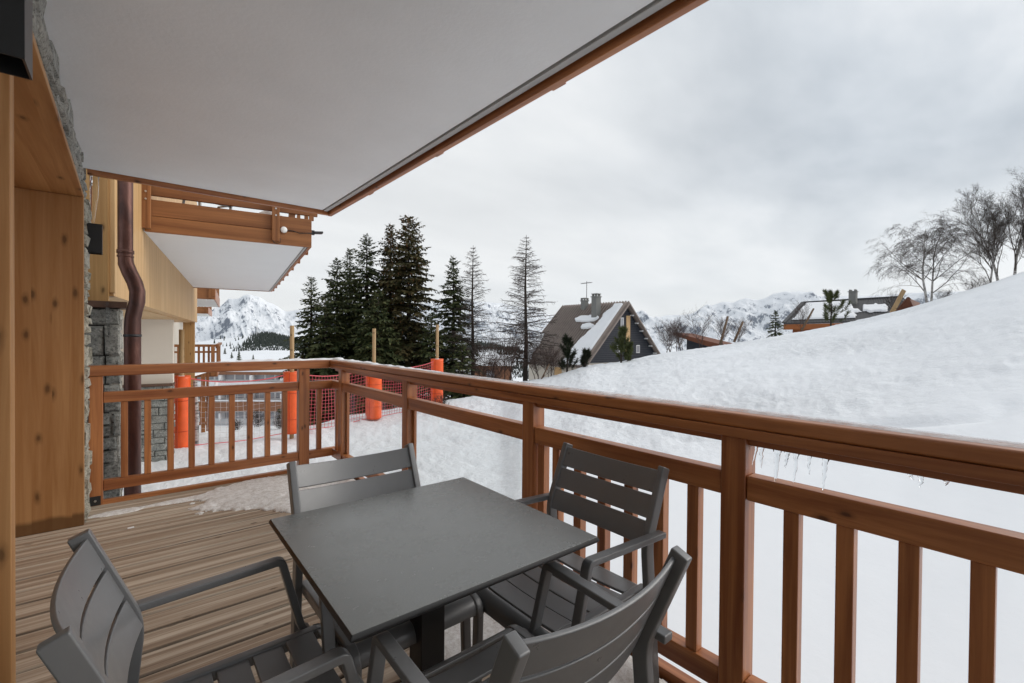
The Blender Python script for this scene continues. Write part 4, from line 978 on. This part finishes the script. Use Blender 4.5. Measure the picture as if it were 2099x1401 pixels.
# ------------------------------------------------------------------ table
TX, TY = .733, 1.292
tb = thing('table', 'square dark grey laminate table in the middle of the deck', 'table', (TX, TY, 0), math.radians(-.9))
hs = .381; m = MB()
lay = [(hs-.006, .7235), (hs, .7265), (hs, .7335), (hs-.004, .7400)]
m.v = [(sx*a, sy*a, z) for a, z in lay for sx, sy in ((-1, -1), (1, -1), (1, 1), (-1, 1))]
tm = MB(); tm.v = list(m.v); 
for L_ in range(3):
    for j in range(4): tm.f.append((L_*4+j, L_*4+(j+1) % 4, L_*4+4+(j+1) % 4, L_*4+4+j))
tm.f.append((3, 2, 1, 0)); tm.build('edge', M['tedge'], tb, False, .003)
m = MB(); a = hs-.0045; m.box(-a, a, -a, a, .7395, .7412); m.build('tabletop', M['table'], tb, False, .0012)
m = MB(); m.box(-.041, .041, -.041, .041, .02, .71); m.build('column', M['tedge'], tb, False, .003)
m = MB(); m.box(-.19, .19, -.19, .19, .705, .7225); m.build('top_plate', M['tedge'], tb)
m = MB(); m.box(-.22, .22, -.22, .22, .001, .019); m.build('base_plate', M['tedge'], tb, False, .004)

# ------------------------------------------------------------------ chairs (local: +x forward, origin under the backrest top)
def arc(p0, p1, p2, r, n=5):
    p0, p1, p2 = map(np.array, (p0, p1, p2)); a = (p0-p1)/np.linalg.norm(p0-p1); b = (p2-p1)/np.linalg.norm(p2-p1)
    s = p1+a*r; e = p1+b*r; return [tuple((1-u)**2*s+2*u*(1-u)*p1+u*u*e) for u in np.linspace(0, 1, n)]
def build_chair(loc, rz, label):
    o = thing('armchair', label, 'chair', loc, rz, 'grey slatted armchairs round the table')
    KX, KZ = .105, .615; W = .243
    for s in (-1, 1):
        y = s*W
        m = MB(); m.sweep([(0.0, y, .868)]+arc((0, y, .868), (KX, y, KZ), (.045, y, 0), .045)+[(.045, y, .001)], (0, 1, 0), .026, .043); p = m.build('leg', M['chair'], o, False, .004, 2)
        p.name = 'back_leg'
        ya = s*.268; fx = .452; bx = .512
        pts = [(.045, ya, .640)]+arc((.045, ya, .640), (fx, ya, .660), (bx, ya, .425), .016, 6)+arc((fx, ya, .66), (bx, ya, .425), (bx+.06, ya-s*.0, .405), .02, 4)
        m = MB(); m.sweep(pts, (0, 1, 0), .034, .021); arm = m.build('armrest', M['chair'], o, False, .004, 2)
        m = MB(); m.sweep(arc((bx-.06, s*.215, .43), (bx+.06, s*.215, .43), (bx+.075, s*.215, .30), .04)+[(bx+.045, s*.222, .001)], (0, 1, 0), .026, .034); m.build('front_leg', M['chair'], o, False, .006, 3)
        m = MB(); m.box(bx-.025, bx+.035, min(s*.205, s*.262), max(s*.205, s*.262), .408, .430); m.build('arm_joint', M['chair'], arm, False, .008, 3)
        m = MB(); m.box(.075, bx+.03, min(s*.200, s*.232), max(s*.200, s*.232), .410, .446); m.build('seat_rail', M['chair'], o, False, .006)
    def slat(name, x, z, wdt, tilt, bow, half, th=.011):
        m = MB(); n = 14; sx, sz = math.sin(tilt), math.cos(tilt); vs = []
        for i in range(n+1):
            u = -1+2*i/n; yy = u*half; b = bow*(1-u*u)
            c = np.array([x, yy, z])+np.array([-sz, 0, -sx])*b*1.0 if tilt < 1 else np.array([x, yy, z-b])
            wd = np.array([-sx, 0, sz])*wdt/2 if tilt < 1 else np.array([1, 0, 0])*wdt/2
            nn = np.array([sz, 0, sx])*th/2 if tilt < 1 else np.array([0, 0, 1])*th/2
            vs += [c-wd-nn, c+wd-nn, c+wd+nn, c-wd+nn]
        fs = [(0, 1, 2, 3), (4*n+3, 4*n+2, 4*n+1, 4*n)]
        for i in range(n):
            for j in range(4): fs.append((4*i+j, 4*i+4+j, 4*i+4+(j+1) % 4, 4*i+(j+1) % 4))
        m.add(vs, fs); return m.build(name, M['chair'], o, False, .003)
    tl = math.atan2(KX, .868-KZ); Ls = math.hypot(KX, .868-KZ)
    w_ = .0845
    for k in range(3):
        s_ = .012+w_*(k+.5)+.009*k; f_ = s_/Ls
        slat('back_slat', KX*f_+.008, .868-(.868-KZ)*f_, w_, tl, .034, W-.012)
    xs = .10; sw_ = .0775
    for k in range(5):
        slat('seat_slat', xs+sw_*(k+.5)+.0095*k, .440-.004*k*(4-k)*.5, sw_, 2, .008, .202)
    # rolled front slat
    m = MB(); n = 7; cx, cz, R_ = xs+5*(sw_+.0095)+.004, .398, .045; out_ = []
    for i in range(n+1):
        a = math.radians(92-100*i/n); out_.append((cx+R_*math.cos(a), cz+R_*math.sin(a)))
    vs = [(x, y, z) for y in (-.232, .232) for (x, z) in out_+[(cx+(R_-.012)*math.cos(math.radians(92-100*i/n)), cz+(R_-.012)*math.sin(math.radians(92-100*i/n))) for i in range(n, -1, -1)]]
    c = len(vs)//2; m.add(vs, [tuple(range(c)), tuple(range(2*c-1, c-1, -1))]+[(i, (i+1) % c, c+(i+1) % c, c+i) for i in range(c)][::1]); m.build('front_slat', M['chair'], o, False, .003)
    m = MB(); m.box(.07, .095, -.2, .2, .40, .43); m.build('rear_rail', M['chair'], o, False, .005)
    return o
c0 = build_chair((-.09, 1.262, 0), 0, 'grey slatted armchair on the left of the table, back to the facade')
for loc, rz, lab in (((1.535, 1.198, 0), 180, 'grey slatted armchair on the right, its back against the long railing'), ((.715, .548, 0), 90, 'grey slatted armchair nearest the camera, seen from behind'), ((.718, 1.868, 0), -90, 'grey slatted armchair on the far side, tucked under the table')):
    c = copy_tree(c0); c.location = loc; c.rotation_euler = (0, 0, math.radians(rz)); c['label'] = lab

# ------------------------------------------------------------------ neighbouring wing
TH = math.radians(8.8); WO = (-.098, 5.6, 0)
wg = thing('apartment_wing', 'neighbouring wing with pale timber wall, beige render and a big balcony', 'building', WO, -TH)
m = MB(); m.box(-.16, 0, 0.02, 11.06, 1.69, 5.2); m.build('cladding', M['pale_z'], wg)
m = MB(); m.box(-.03, .012, .0, .06, 1.72, 5.2); m.build('corner_trim', M['pale_z'], wg, False, .003)
m = MB(); m.box(-1.2, -.031, -.02, .018, 1.64, 5.2); m.build('end_wall', M['honey_z'], wg)
m = MB(); m.box(-2.6, -.162, .1, 11.0, 1.68, 1.72); m.build('underside', M['pale_y'], wg)
m = MB(); m.box(-3, -.30, 8.0, 8.3, .18, 1.679); m.build('render_wall', M['beige'], wg)
m = MB(); m.box(-3, -.28, 7.78, 8.32, .13, .179); m.build('wall_coping', M['brown_sill'], wg)
m = MB(); stones(m, (-3, 7.85, -1.9), (1, 0, 0), (0, 0, 1), (0, -1, 0), 2.70, 2.03, 12, (.07, .2), (.15, .55), .015, .014); stones(m, (-.30, 7.85, -1.9), (0, 1, 0), (0, 0, 1), (1, 0, 0), .45, 2.03, 13, (.07, .2), (.15, .45), .015, .014); b_ = m.build('base_stones', M['stone'], wg)
m = MB(); m.box(-3, -.33, 7.88, 8.28, -2.2, .12); m.build('base_wall', M['mortar'], wg)
m = MB(); m.box(-.33, -.05, 10.9, 11.05, -2.2, 1.689); m.build('corner_post', M['honey_z'], wg, False, .004)
m = MB(); m.box(-4, -1.9, 11.07, 40, -4, 5.2); m.build('far_wall', M['beige'], wg)
# its balcony above
bal = bpy.data.objects.new('balcony', None); COL.objects.link(bal); bal.parent = wg
m = MB(); m.box(0.002, 1.80, 1.62, 9.55, 2.60, 2.76); m.build('soffit', M['white_far'], bal)
m = MB(); m.box(1.81, 1.83, 1.63, 9.55, 2.585, 2.66); m.build('drip_strip', M['metal_strip'], bal)
m = MB(); m.box(.02, 1.885, 1.565, 1.612, 2.585, 2.775); m.box(.02, 1.885, 1.562, 1.610, 2.779, 2.975); m.build('parapet_board', M['far_x'], bal, False, .004)
m = MB(); m.box(1.842, 1.885, 1.614, 9.57, 2.585, 2.975); m.build('parapet_board', M['larch_y'], bal, False, .004)
m = MB(); m.box(.0, 1.84, 9.552, 9.60, 2.585, 2.975); m.build('parapet_board', M['far_x'], bal, False, .004)
m = MB(); m.box(.01, 1.97, 1.615, 1.665, 3.040, 3.165); m.build('mid_rail', M['far_x'], bal, False, .004)
m = MB(); m.box(.0, 1.95, 1.60, 1.72, 3.66, 3.76); m.build('handrail', M['far_x'], bal, False, .004)
for x in [.13+k*.13 for k in range(14)]:
    m = MB(); m.box(x-.03, x+.03, 1.62, 1.66, 3.166, 3.659); m.build('baluster', M['far_z'], bal)
for x0, x1 in ((-.005, .085), (1.385, 1.475)):
    m = MB(); m.box(x0, x1, 1.50, 1.562, 2.615, 3.9); ps = m.build('post', M['far_z'], bal, False, .004)
    m = MB()
    for z in (2.96, 3.05): m.tube([((x0+x1)/2, 1.50, z), ((x0+x1)/2, 1.488, z)], .011, 8)
    m.build('bolt', M['bolt'], ps)
for k in range(8):
    y = 2.35+k*1.02
    m = MB(); m.box(1.886, 1.935, y-.045, y+.045, 2.60, 3.7); m.build('post', M['far_z'], bal)
m = MB(); m.box(1.89, 1.96, 1.60, 9.6, 3.66, 3.76); m.build('handrail', M['larch_y'], bal)
m = MB(); m.box(1.60, 1.68, 1.64, 1.70, 2.977, 3.054); m.build('spacer', M['far_z'], bal); m = MB(); m.box(1.86, 1.92, 1.615, 1.66, 2.977, 3.054); m.build('spacer', M['far_z'], bal)
m = MB(); m.box(0.003, 1.84, 1.615, 9.55, 2.762, 2.80); m.build('floor', M['far_x'], bal)
# snow heap, chair, lamp on that balcony
def to_world(x, y, z): return (WO[0]+x*math.cos(TH)+y*math.sin(TH), WO[1]-x*math.sin(TH)+y*math.cos(TH), z)
m = MB(); n = 14; m.v = []
for i in range(n):
    for j in range(8):
        u, v = i/(n-1), j/7; hh = .34*(math.sin(math.pi*min(1, u*1.05))**.6)*math.sin(math.pi*v)**.5*(1+.3*(vnoise(np.array([u*6]), np.array([v*4]), 5)[0]-.5)); m.v.append((-.35+.62*u, v*.7-.0, hh))
m.f = [(i*8+j, (i+1)*8+j, (i+1)*8+j+1, i*8+j+1) for i in range(n-1) for j in range(7)]
o = m.build('snow_heap', M['old_snow'], None, True); o.location = to_world(1.45, 1.72, 2.80); o.rotation_euler = (0, 0, -TH); tag(o, 'heap of old snow on the neighbouring balcony behind its board', 'snow')
bc = copy_tree(c0); bc.location = to_world(.75, 3.1, 2.80); bc.rotation_euler = (0, 0, math.radians(115)); bc['label'] = 'dark armchair glimpsed on the neighbouring balcony over its board'; bc['group'] = 'armchair on the neighbouring balcony'
fl = thing('flood_lamp', 'small black lamp jutting from the corner of the neighbouring balcony', 'lamp', to_world(1.89, 1.60, 2.80), -TH)
m = MB(); m.box(-.004, .035, -.03, .02, -.03, .03); m.build('bracket', M['bracket'], fl)
m = MB(); m.obox((.085, -.01, .006), (.06, 0, .006), (0, .055, 0), (-.0015, 0, .012)); m.build('head', M['bracket'], fl, False, .004)
jb = thing('junction_box', 'white round socket cover with its cable on the balcony board', 'junction box', to_world(1.53, 1.560, 2.785), -TH)
m = MB(); m.tube([(0, 0, 0), (0, -.025, 0), (0, -.033, 0)], [.042, .042, .034], 20); m.build('cover', M['plastic_white'], jb, True)
m = MB(); m.tube([(.04, -.012, -.002), (.12, -.01, .0), (.2, -.012, -.025), (.27, -.01, -.012), (.36, -.012, -.004)], .005, 6); m.tube([(-.14, -.075, -.17), (-.12, -.078, -.20), (-.085, -.078, -.208), (-.05, -.076, -.19), (-.045, -.07, -.13)], .005, 6); m.build('cable', M['lampblack'], jb, True)
# far balconies of the same block
def far_balcony(x1, y0, y1, zs, label, low=False):
    o = thing('balcony', label, 'balcony', to_world(0, 0, 0), -TH, 'balconies further along the block')
    m = MB(); m.box(-1.6, x1-.03, y0, y1, zs, zs+.15); m.build('soffit', M['white_far'], o)
    m = MB(); m.box(-1.6, x1, y0-.05, y0-.003, zs-.01, zs+.40); m.build('parapet_board', M['far_x'], o)
    m = MB(); m.box(x1-.028, x1+.02, y0-.002, y1, zs-.01, zs+.40); m.build('parapet_board', M['larch_y'], o)
    m = MB(); m.box(-1.6, x1+.02, y0-.07, y0+.03, zs+1.08, zs+1.17); m.box(-1.6, x1+.02, y0-.05, y0-.01, zs+.86, zs+.93); m.box(x1-.05, x1+.06, y0+.032, y1, zs+1.08, zs+1.17); m.build('handrail', M['far_x'], o)
    for k in range(13):
        if -1.5+.15*k < x1:
            m = MB(); m.box(-1.5+.15*k-.035, -1.5+.15*k+.035, y0-.045, y0-.015, zs+.402, zs+1.079); m.build('baluster', M['far_z'], o)
    for k in range(10):
        y = y0+.15+(y1-y0)*k/10; m = MB(); m.box(x1-.02, x1+.01, y-.05, y+.05, zs+.402, zs+1.079); m.build('baluster', M['far_z'], o)
    m = MB(); m.box(x1-.18, x1-.08, y0-.11, y0-.052, zs+.03, zs+1.15); m.build('post', M['far_z'], o)
far_balcony(.34, 14.3, 20, 2.6, 'brown balcony of the next block, the nearer upper one')
far_balcony(-.45, 28.5, 34, 2.6, 'smaller brown balcony behind, further along the block')
far_balcony(.40, 14.6, 19.5, -.20, 'slatted balcony at deck level just past the pale wing')
# timber stair and fence at ground level under it
st = thing('timber_stair', 'snowy timber stair with slatted sides below the slatted balcony', 'stair', to_world(0, 0, 0), -TH)
for k in range(8):
    x = -1.2+.17*k; m = MB(); m.box(x-.03, x+.03, 13.2, 13.24, -1.62, -.75); m.build('baluster', M['far_z'], st)
m = MB(); m.box(-1.4, .14, 13.16, 13.26, -.749, -.66); m.box(-1.4, .14, 13.18, 13.25, -1.72, -1.622); m.build('rail', M['far_x'], st)
for k in range(8):
    x = -1.2+.17*k; m = MB(); m.box(x-.03, x+.03, 13.7, 13.74, -.50, .0); m.build('baluster', M['far_z'], st)
m = MB(); m.box(-1.4, .2, 13.66, 13.76, .001, .07); m.box(-1.4, .2, 13.68, 13.75, -.58, -.502); m.build('rail', M['far_x'], st)
m = MB(); m.box(-.02, .10, 13.3, 13.42, -2, .25); m.box(.12, .2, 13.5, 13.6, -2, .08); m.build('post', M['far_z'], st)
m = MB(); m.sweep([(.42, 13.55, -.32), (.40, 13.5, -.46), (.30, 13.4, -.75), (.22, 13.3, -1.15)], (0, 1, 0), .12, .09); m.build('snowy_stringer', M['clean_snow'], st, False, .02)
m = MB(); m.bar((-.3, 13.0, -.02), (.2, 13.6, .12), .3, .06); m.build('tread', M['clean_snow'], st)
pt_ = MB(); p = at(401, 930, 12.6); pt_.tube([(0, 0, -.3), (.02, .01, .7), (-.01, 0, 1.75)], [.07, .062, .05], 9); o = pt_.build('birch_stump', M['birch'], None, True); o.location = (p[0], p[1], gz(p[0], p[1])); tag(o, 'pale birch stem right of the leftmost orange pad', 'tree trunk')

# stone pillar with sill, below the timber corner
sp = thing('stone_pillar', 'grey stone pillar under the timber corner, behind the railing', 'pillar')
m = MB(); stones(m, (-.75, 5.46, -1.8), (1, 0, 0), (0, 0, 1), (0, -1, 0), .705, 3.37, 22, (.12, .30), (.13, .40), .012, .010); m.build('stones', M['stone'], sp)
m = MB(); stones(m, (-.045, 5.47, -1.8), (0, 1, 0), (0, 0, 1), (1, 0, 0), .35, 3.37, 23, (.1, .26), (.12, .3), .010, .008); m.build('stones', M['stone_pale'], sp)
m = MB(); m.box(-.75, -.085, 5.50, 5.82, -2, 1.565); m.build('mortar', M['mortar'], sp)
m = MB(); m.box(-.78, -.0, 5.42, 5.80, 1.575, 1.632); m.build('sill', M['brown_sill'], sp, False, .004)
# copper downpipe
dp = thing('downpipe', 'weathered copper downpipe with a swan neck bend', 'downpipe')
yu, yl = 5.35, 5.26
up_ = (-.012, yu); lo_ = (.036, yl)
path = [(up_[0], up_[1], 3.6), (up_[0], up_[1], 2.05), (up_[0]+.004, up_[1]-.008, 1.965), (up_[0]+.03, up_[1]-.025, 1.885), (up_[0]+.064, up_[1]-.045, 1.80), (up_[0]+.082, up_[1]-.06, 1.72), (up_[0]+.080, up_[1]-.075, 1.63), (lo_[0]+.014, lo_[1]+.004, 1.555), (lo_[0]+.002, lo_[1], 1.48), (lo_[0], lo_[1], 1.40), (lo_[0], lo_[1], -1.6)]
m = MB(); m.tube(path, [.055]*2+[.058]*7+[.060]*2, 20); m.build('pipe', M['copper'], dp, True)
def ring(x, y, z, r, h): 
    m = MB(); m.tube([(x, y, z-h/2), (x, y, z+h/2)], r, 20); return m
ring(*up_, 2.07, .062, .03).build('collar', M['copper'], dp, True); ring(*up_, 2.03, .060, .015).build('collar', M['copper'], dp, True)
b_ = ring(*lo_, 1.33, .0645, .022).build('clip', M['bracket'], dp, True)
ring(*lo_, -.3, .0645, .022).build('clip', M['bracket'], dp, True)

# ------------------------------------------------------------------ low apartment block down the slope
D2 = 62
lb = thing('apartment_block', 'long low apartment block with brown bands and rows of windows', 'building', tuple(np.append(lat(560, D2), 0)), -YAW+math.radians(2))
zr = lambda y: zat(520, y, D2)
L0, L1 = -16, 16
m = MB(); m.box(L0, L1, .3, 9, -14, zr(768)); m.build('wall', M['whitepaint'], lb)
m = MB(); m.box(L0, L1, -.5, 9.2, zr(768), zr(762)); m.build('roof', M['brownband'], lb)
m = MB(); m.box(L0, L1, -.6, 9.3, zr(762)+.005, zr(757)); m.build('roof_snow', M['clean_snow'], lb)
m = MB(); m.box(L0, L1, -1.0, .298, zr(802), zr(782)); m.build('balcony_band', M['whitepaint'], lb)
m = MB(); m.box(L0, L1, -1.1, .298, zr(841), zr(822)); m.build('balcony_band', M['brownband'], lb)
m = MB(); m.box(L0, L1, -1.12, -.98, zr(821), zr(818.5)); m.build('snow_line', M['clean_snow'], lb)
for (ya, yb) in ((769, 779), (806, 817), (846, 859)):
    for k in range(24):
        x = L0+.3+k*1.33
        m = MB(); m.box(x, x+1.05, .24, .32, zr(yb), zr(ya)); w = m.build('window', M['winglass'], lb)
        if k % 3 == 0: 
            m = MB(); m.box(x+1.07, x+1.3, -.9, .29, zr(yb), zr(ya)); m.build('pillar', M['whitepaint'], lb)
# small house seen low between the larches
hp = at(1010, 745, 60); hs_ = thing('cottage', 'small brown cottage with a snowy roof between the bare larches', 'house', tuple(hp), -YAW)
m = MB(); m.box(-2.6, 2.4, 0, 5, -2.6, -.25); m.build('wall', M['brownband'], hs_)
m = MB(); m.add([(-3, -.6, -.3), (3, -.6, -.3), (3, 2.5, 1.0), (-3, 2.5, 1.0), (3, 5.6, -.3), (-3, 5.6, -.3)], [(0, 1, 2, 3), (3, 2, 4, 5)]); m.build('roof', M['clean_snow'], hs_)
m = MB(); m.box(-.8, .2, -.05, .0, -2.0, -1.0); m.build('window', M['winglass'], hs_)
# lattice mast and single firs on the snowy hill
p = lat(527, 860); mz = gz(p[0], p[1]); ms = MB()
for a, b in ((-1, -1), (1, -1), (1, 1), (-1, 1)): ms.tube([(a*1.3, b*1.3, 0), (a*.3, b*.3, 25)], .16, 4)
for k in range(9): ms.tube([(-1.2+k*.1, -1.2+k*.1, k*2.8), (1.2-k*.1, -1.2+k*.1, (k+1)*2.8)], .1, 3); ms.tube([(1.2-k*.1, -1.2+k*.1, k*2.8), (-1.2+k*.1, -1.2+k*.1, (k+1)*2.8)], .1, 3)
for z in (14, 18, 22): ms.tube([(-3, 0, z), (3, 0, z)], .18, 4)
o = ms.build('pylon', M['whitepaint'], None); o.location = (p[0], p[1], mz); tag(o, 'pale lattice pylon in front of the dark hill wood', 'pylon')
for px, yb, yt, d, sd, lab in ((490, 735, 715, 330, 101, 'lone conifer on the snowy hill, the tallest of the few'), (475, 724, 712, 420, 102, 'lone conifer higher on the snowy hill'), (519, 733, 722, 350, 103, 'round lone conifer low on the snowy hill'), (461, 712, 700, 520, 104, 'lone conifer at the top left of the snowy hill')):
    top = at(px, yt, d); zb = gz(top[0], top[1]); hh_ = (yb-yt)*d/F
    r = np.random.RandomState(sd); V = []; Q = []; tb_ = MB(); tb_.tube([(0, 0, -1), (0, 0, hh_*.9)], [.3, .05], 5)
    root = thing('distant_conifer', lab, 'tree', (top[0], top[1], zb), 0, 'lone conifers on the hill')
    for k in range(420):
        u = r.rand()**1.3; a = r.uniform(0, 6.28); rr = hh_*.3*(1-u)*r.uniform(.3, 1); c = np.array([rr*math.cos(a), rr*math.sin(a), hh_*(.05+.95*u)])
        quadpush(V, Q, c, np.array([math.cos(a), math.sin(a), -.4])*hh_*.07, np.array([-math.sin(a), math.cos(a), r.normal(0, .3)])*hh_*.03)
    tb_.build('trunk', M['bark'], root); np_mesh('crown', V, Q, M['needles'], root)

# ------------------------------------------------------------------ air
hzm = bpy.data.materials.new('air'); hzm.use_nodes = True; hn = hzm.node_tree.nodes; hn.clear()
pv = hn.new('ShaderNodeVolumePrincipled'); pv.inputs['Density'].default_value = .000035; pv.inputs['Color'].default_value = (.82, .90, 1, 1); pv.inputs['Anisotropy'].default_value = .2
ho = hn.new('ShaderNodeOutputMaterial'); hzm.node_tree.links.new(pv.outputs[0], ho.inputs['Volume'])
m = MB(); m.box(-7000, 7000, -7000, 7000, -260, 900); tag(m.build('haze', hzm), 'thin cold air veiling the far mountains', 'haze', kind='stuff')

# ------------------------------------------------------------------ sky, sun, camera
w = bpy.data.worlds.new('World'); sc.world = w; w.use_nodes = True; nt = w.node_tree; nt.nodes.clear()
N = nt.nodes.new; LK = nt.links.new
SUN_AZ = math.radians(118); SUN_EL = math.radians(27)
def mth(op, a, b=0, c=0):
    m = N('ShaderNodeMath'); m.operation = op
    for i, v in enumerate((a, b, c)):
        if hasattr(v, 'is_linked'): LK(v, m.inputs[i])
        else: m.inputs[i].default_value = v
    return m.outputs[0]
def vadd(op, a, b):
    m = N('ShaderNodeVectorMath'); m.operation = op
    for i, v in enumerate((a, b)):
        if hasattr(v, 'is_linked'): LK(v, m.inputs[i])
        else: m.inputs[i].default_value = v
    return m
def rampn(fac, stops):
    r = N('ShaderNodeValToRGB'); e = r.color_ramp.elements
    while len(e) < len(stops): e.new(.5)
    for i, (p, c) in enumerate(stops): e[i].position = p; e[i].color = (*c, 1) if hasattr(c, '__len__') else (c, c, c, 1)
    LK(fac, r.inputs[0]); return r.outputs[0]
def mixn(f, a, b, mode='MIX'):
    m = N('ShaderNodeMix'); m.data_type = 'RGBA'; m.blend_type = mode
    for s, v in ((m.inputs[0], f), (m.inputs[6], a), (m.inputs[7], b)):
        if hasattr(v, 'is_linked'): LK(v, s)
        elif hasattr(v, '__len__'): s.default_value = (*v, 1)
        else: s.default_value = v
    return m.outputs[2]
sky = N('ShaderNodeTexSky'); sky.sky_type = 'NISHITA'; sky.sun_disc = False; sky.sun_elevation = SUN_EL; sky.sun_rotation = SUN_AZ
tc = N('ShaderNodeTexCoord'); sp_ = N('ShaderNodeSeparateXYZ'); LK(tc.outputs['Generated'], sp_.inputs[0])
zz = sp_.outputs[2]; zcl = mth('MAXIMUM', zz, 0.0); den = mth('ADD', zcl, .16)
cb = N('ShaderNodeCombineXYZ'); LK(mth('DIVIDE', sp_.outputs[0], den), cb.inputs[0]); LK(mth('DIVIDE', sp_.outputs[1], den), cb.inputs[1]); LK(mth('MULTIPLY', zcl, .6), cb.inputs[2])
mp = N('ShaderNodeMapping'); mp.inputs['Rotation'].default_value = (0, 0, -.55); mp.inputs['Scale'].default_value = (.55, 1.15, 1); mp.inputs['Location'].default_value = (1.7, .4, 0); LK(cb.outputs[0], mp.inputs[0])
n1 = N('ShaderNodeTexNoise'); n1.inputs['Scale'].default_value = .85; n1.inputs['Detail'].default_value = 7; n1.inputs['Roughness'].default_value = .52; n1.inputs['Distortion'].default_value = .35; LK(mp.outputs[0], n1.inputs['Vector'])
n2 = N('ShaderNodeTexNoise'); n2.inputs['Scale'].default_value = 2.4; n2.inputs['Detail'].default_value = 6; n2.inputs['Roughness'].default_value = .55; LK(mp.outputs[0], n2.inputs['Vector'])
cl = mth('ADD', mth('MULTIPLY', n1.outputs['Fac'], .75), mth('MULTIPLY', n2.outputs['Fac'], .25))
cloud = rampn(cl, [(.37, (.40, .445, .495)), (.5, (.62, .66, .70)), (.61, (.83, .85, .87))])
GA = YAW-math.radians(16); sd_ = (math.sin(GA)*math.cos(math.radians(6)), math.cos(GA)*math.cos(math.radians(6)), math.sin(math.radians(6)))
dp_ = vadd('DOT_PRODUCT', tc.outputs['Generated'], sd_).outputs['Value']
glow = rampn(dp_, [(.62, 0.), (.98, 1.)])
cloud = mixn(mth('MULTIPLY', glow, .62), cloud, (.93, .925, .905))
hz = rampn(zz, [(.0, 1.), (.12, .75), (.30, 0.)])
cloud = mixn(mth('MULTIPLY', hz, .55), cloud, (.88, .88, .87))
col = mixn(.93, mixn(1.0, sky.outputs[0], (.09, .09, .09), 'MULTIPLY'), cloud)
grd = rampn(zz, [(.498, 0.), (.5, 1.)])
bg = N('ShaderNodeBackground'); LK(col, bg.inputs[0]); bg.inputs[1].default_value = .74
ow = N('ShaderNodeOutputWorld'); LK(bg.outputs[0], ow.inputs[0])
sl = bpy.data.lights.new('sun', 'SUN'); sl.energy = 1.5; sl.angle = math.radians(50); sl.color = (1, .96, .9)
so = bpy.data.objects.new('sun', sl); COL.objects.link(so)
sdv = Vector((math.sin(SUN_AZ)*math.cos(SUN_EL), math.cos(SUN_AZ)*math.cos(SUN_EL), math.sin(SUN_EL))); so.rotation_euler = sdv.to_track_quat('Z', 'Y').to_euler()
cam = bpy.data.cameras.new('camera'); co = bpy.data.objects.new('camera', cam); COL.objects.link(co)
Rm = Matrix((( rv[0], uv[0], -fv[0]), (rv[1], uv[1], -fv[1]), (rv[2], uv[2], -fv[2])))
co.matrix_world = Matrix.Translation(Vector(EYE)) @ Rm.to_4x4()
cam.sensor_width = 36; cam.lens = F/2099*36; cam.clip_start = .05; cam.clip_end = 20000
sc.camera = co
vs = sc.view_settings; sc.display_settings.display_device = 'sRGB'; vs.view_transform = 'Standard'; vs.look = 'None'; vs.exposure = 0.62; vs.gamma = 1.0; vs.use_curve_mapping = False
sc.cycles.max_bounces = 8; sc.cycles.diffuse_bounces = 5; sc.cycles.transparent_max_bounces = 16; sc.cycles.use_denoising = True
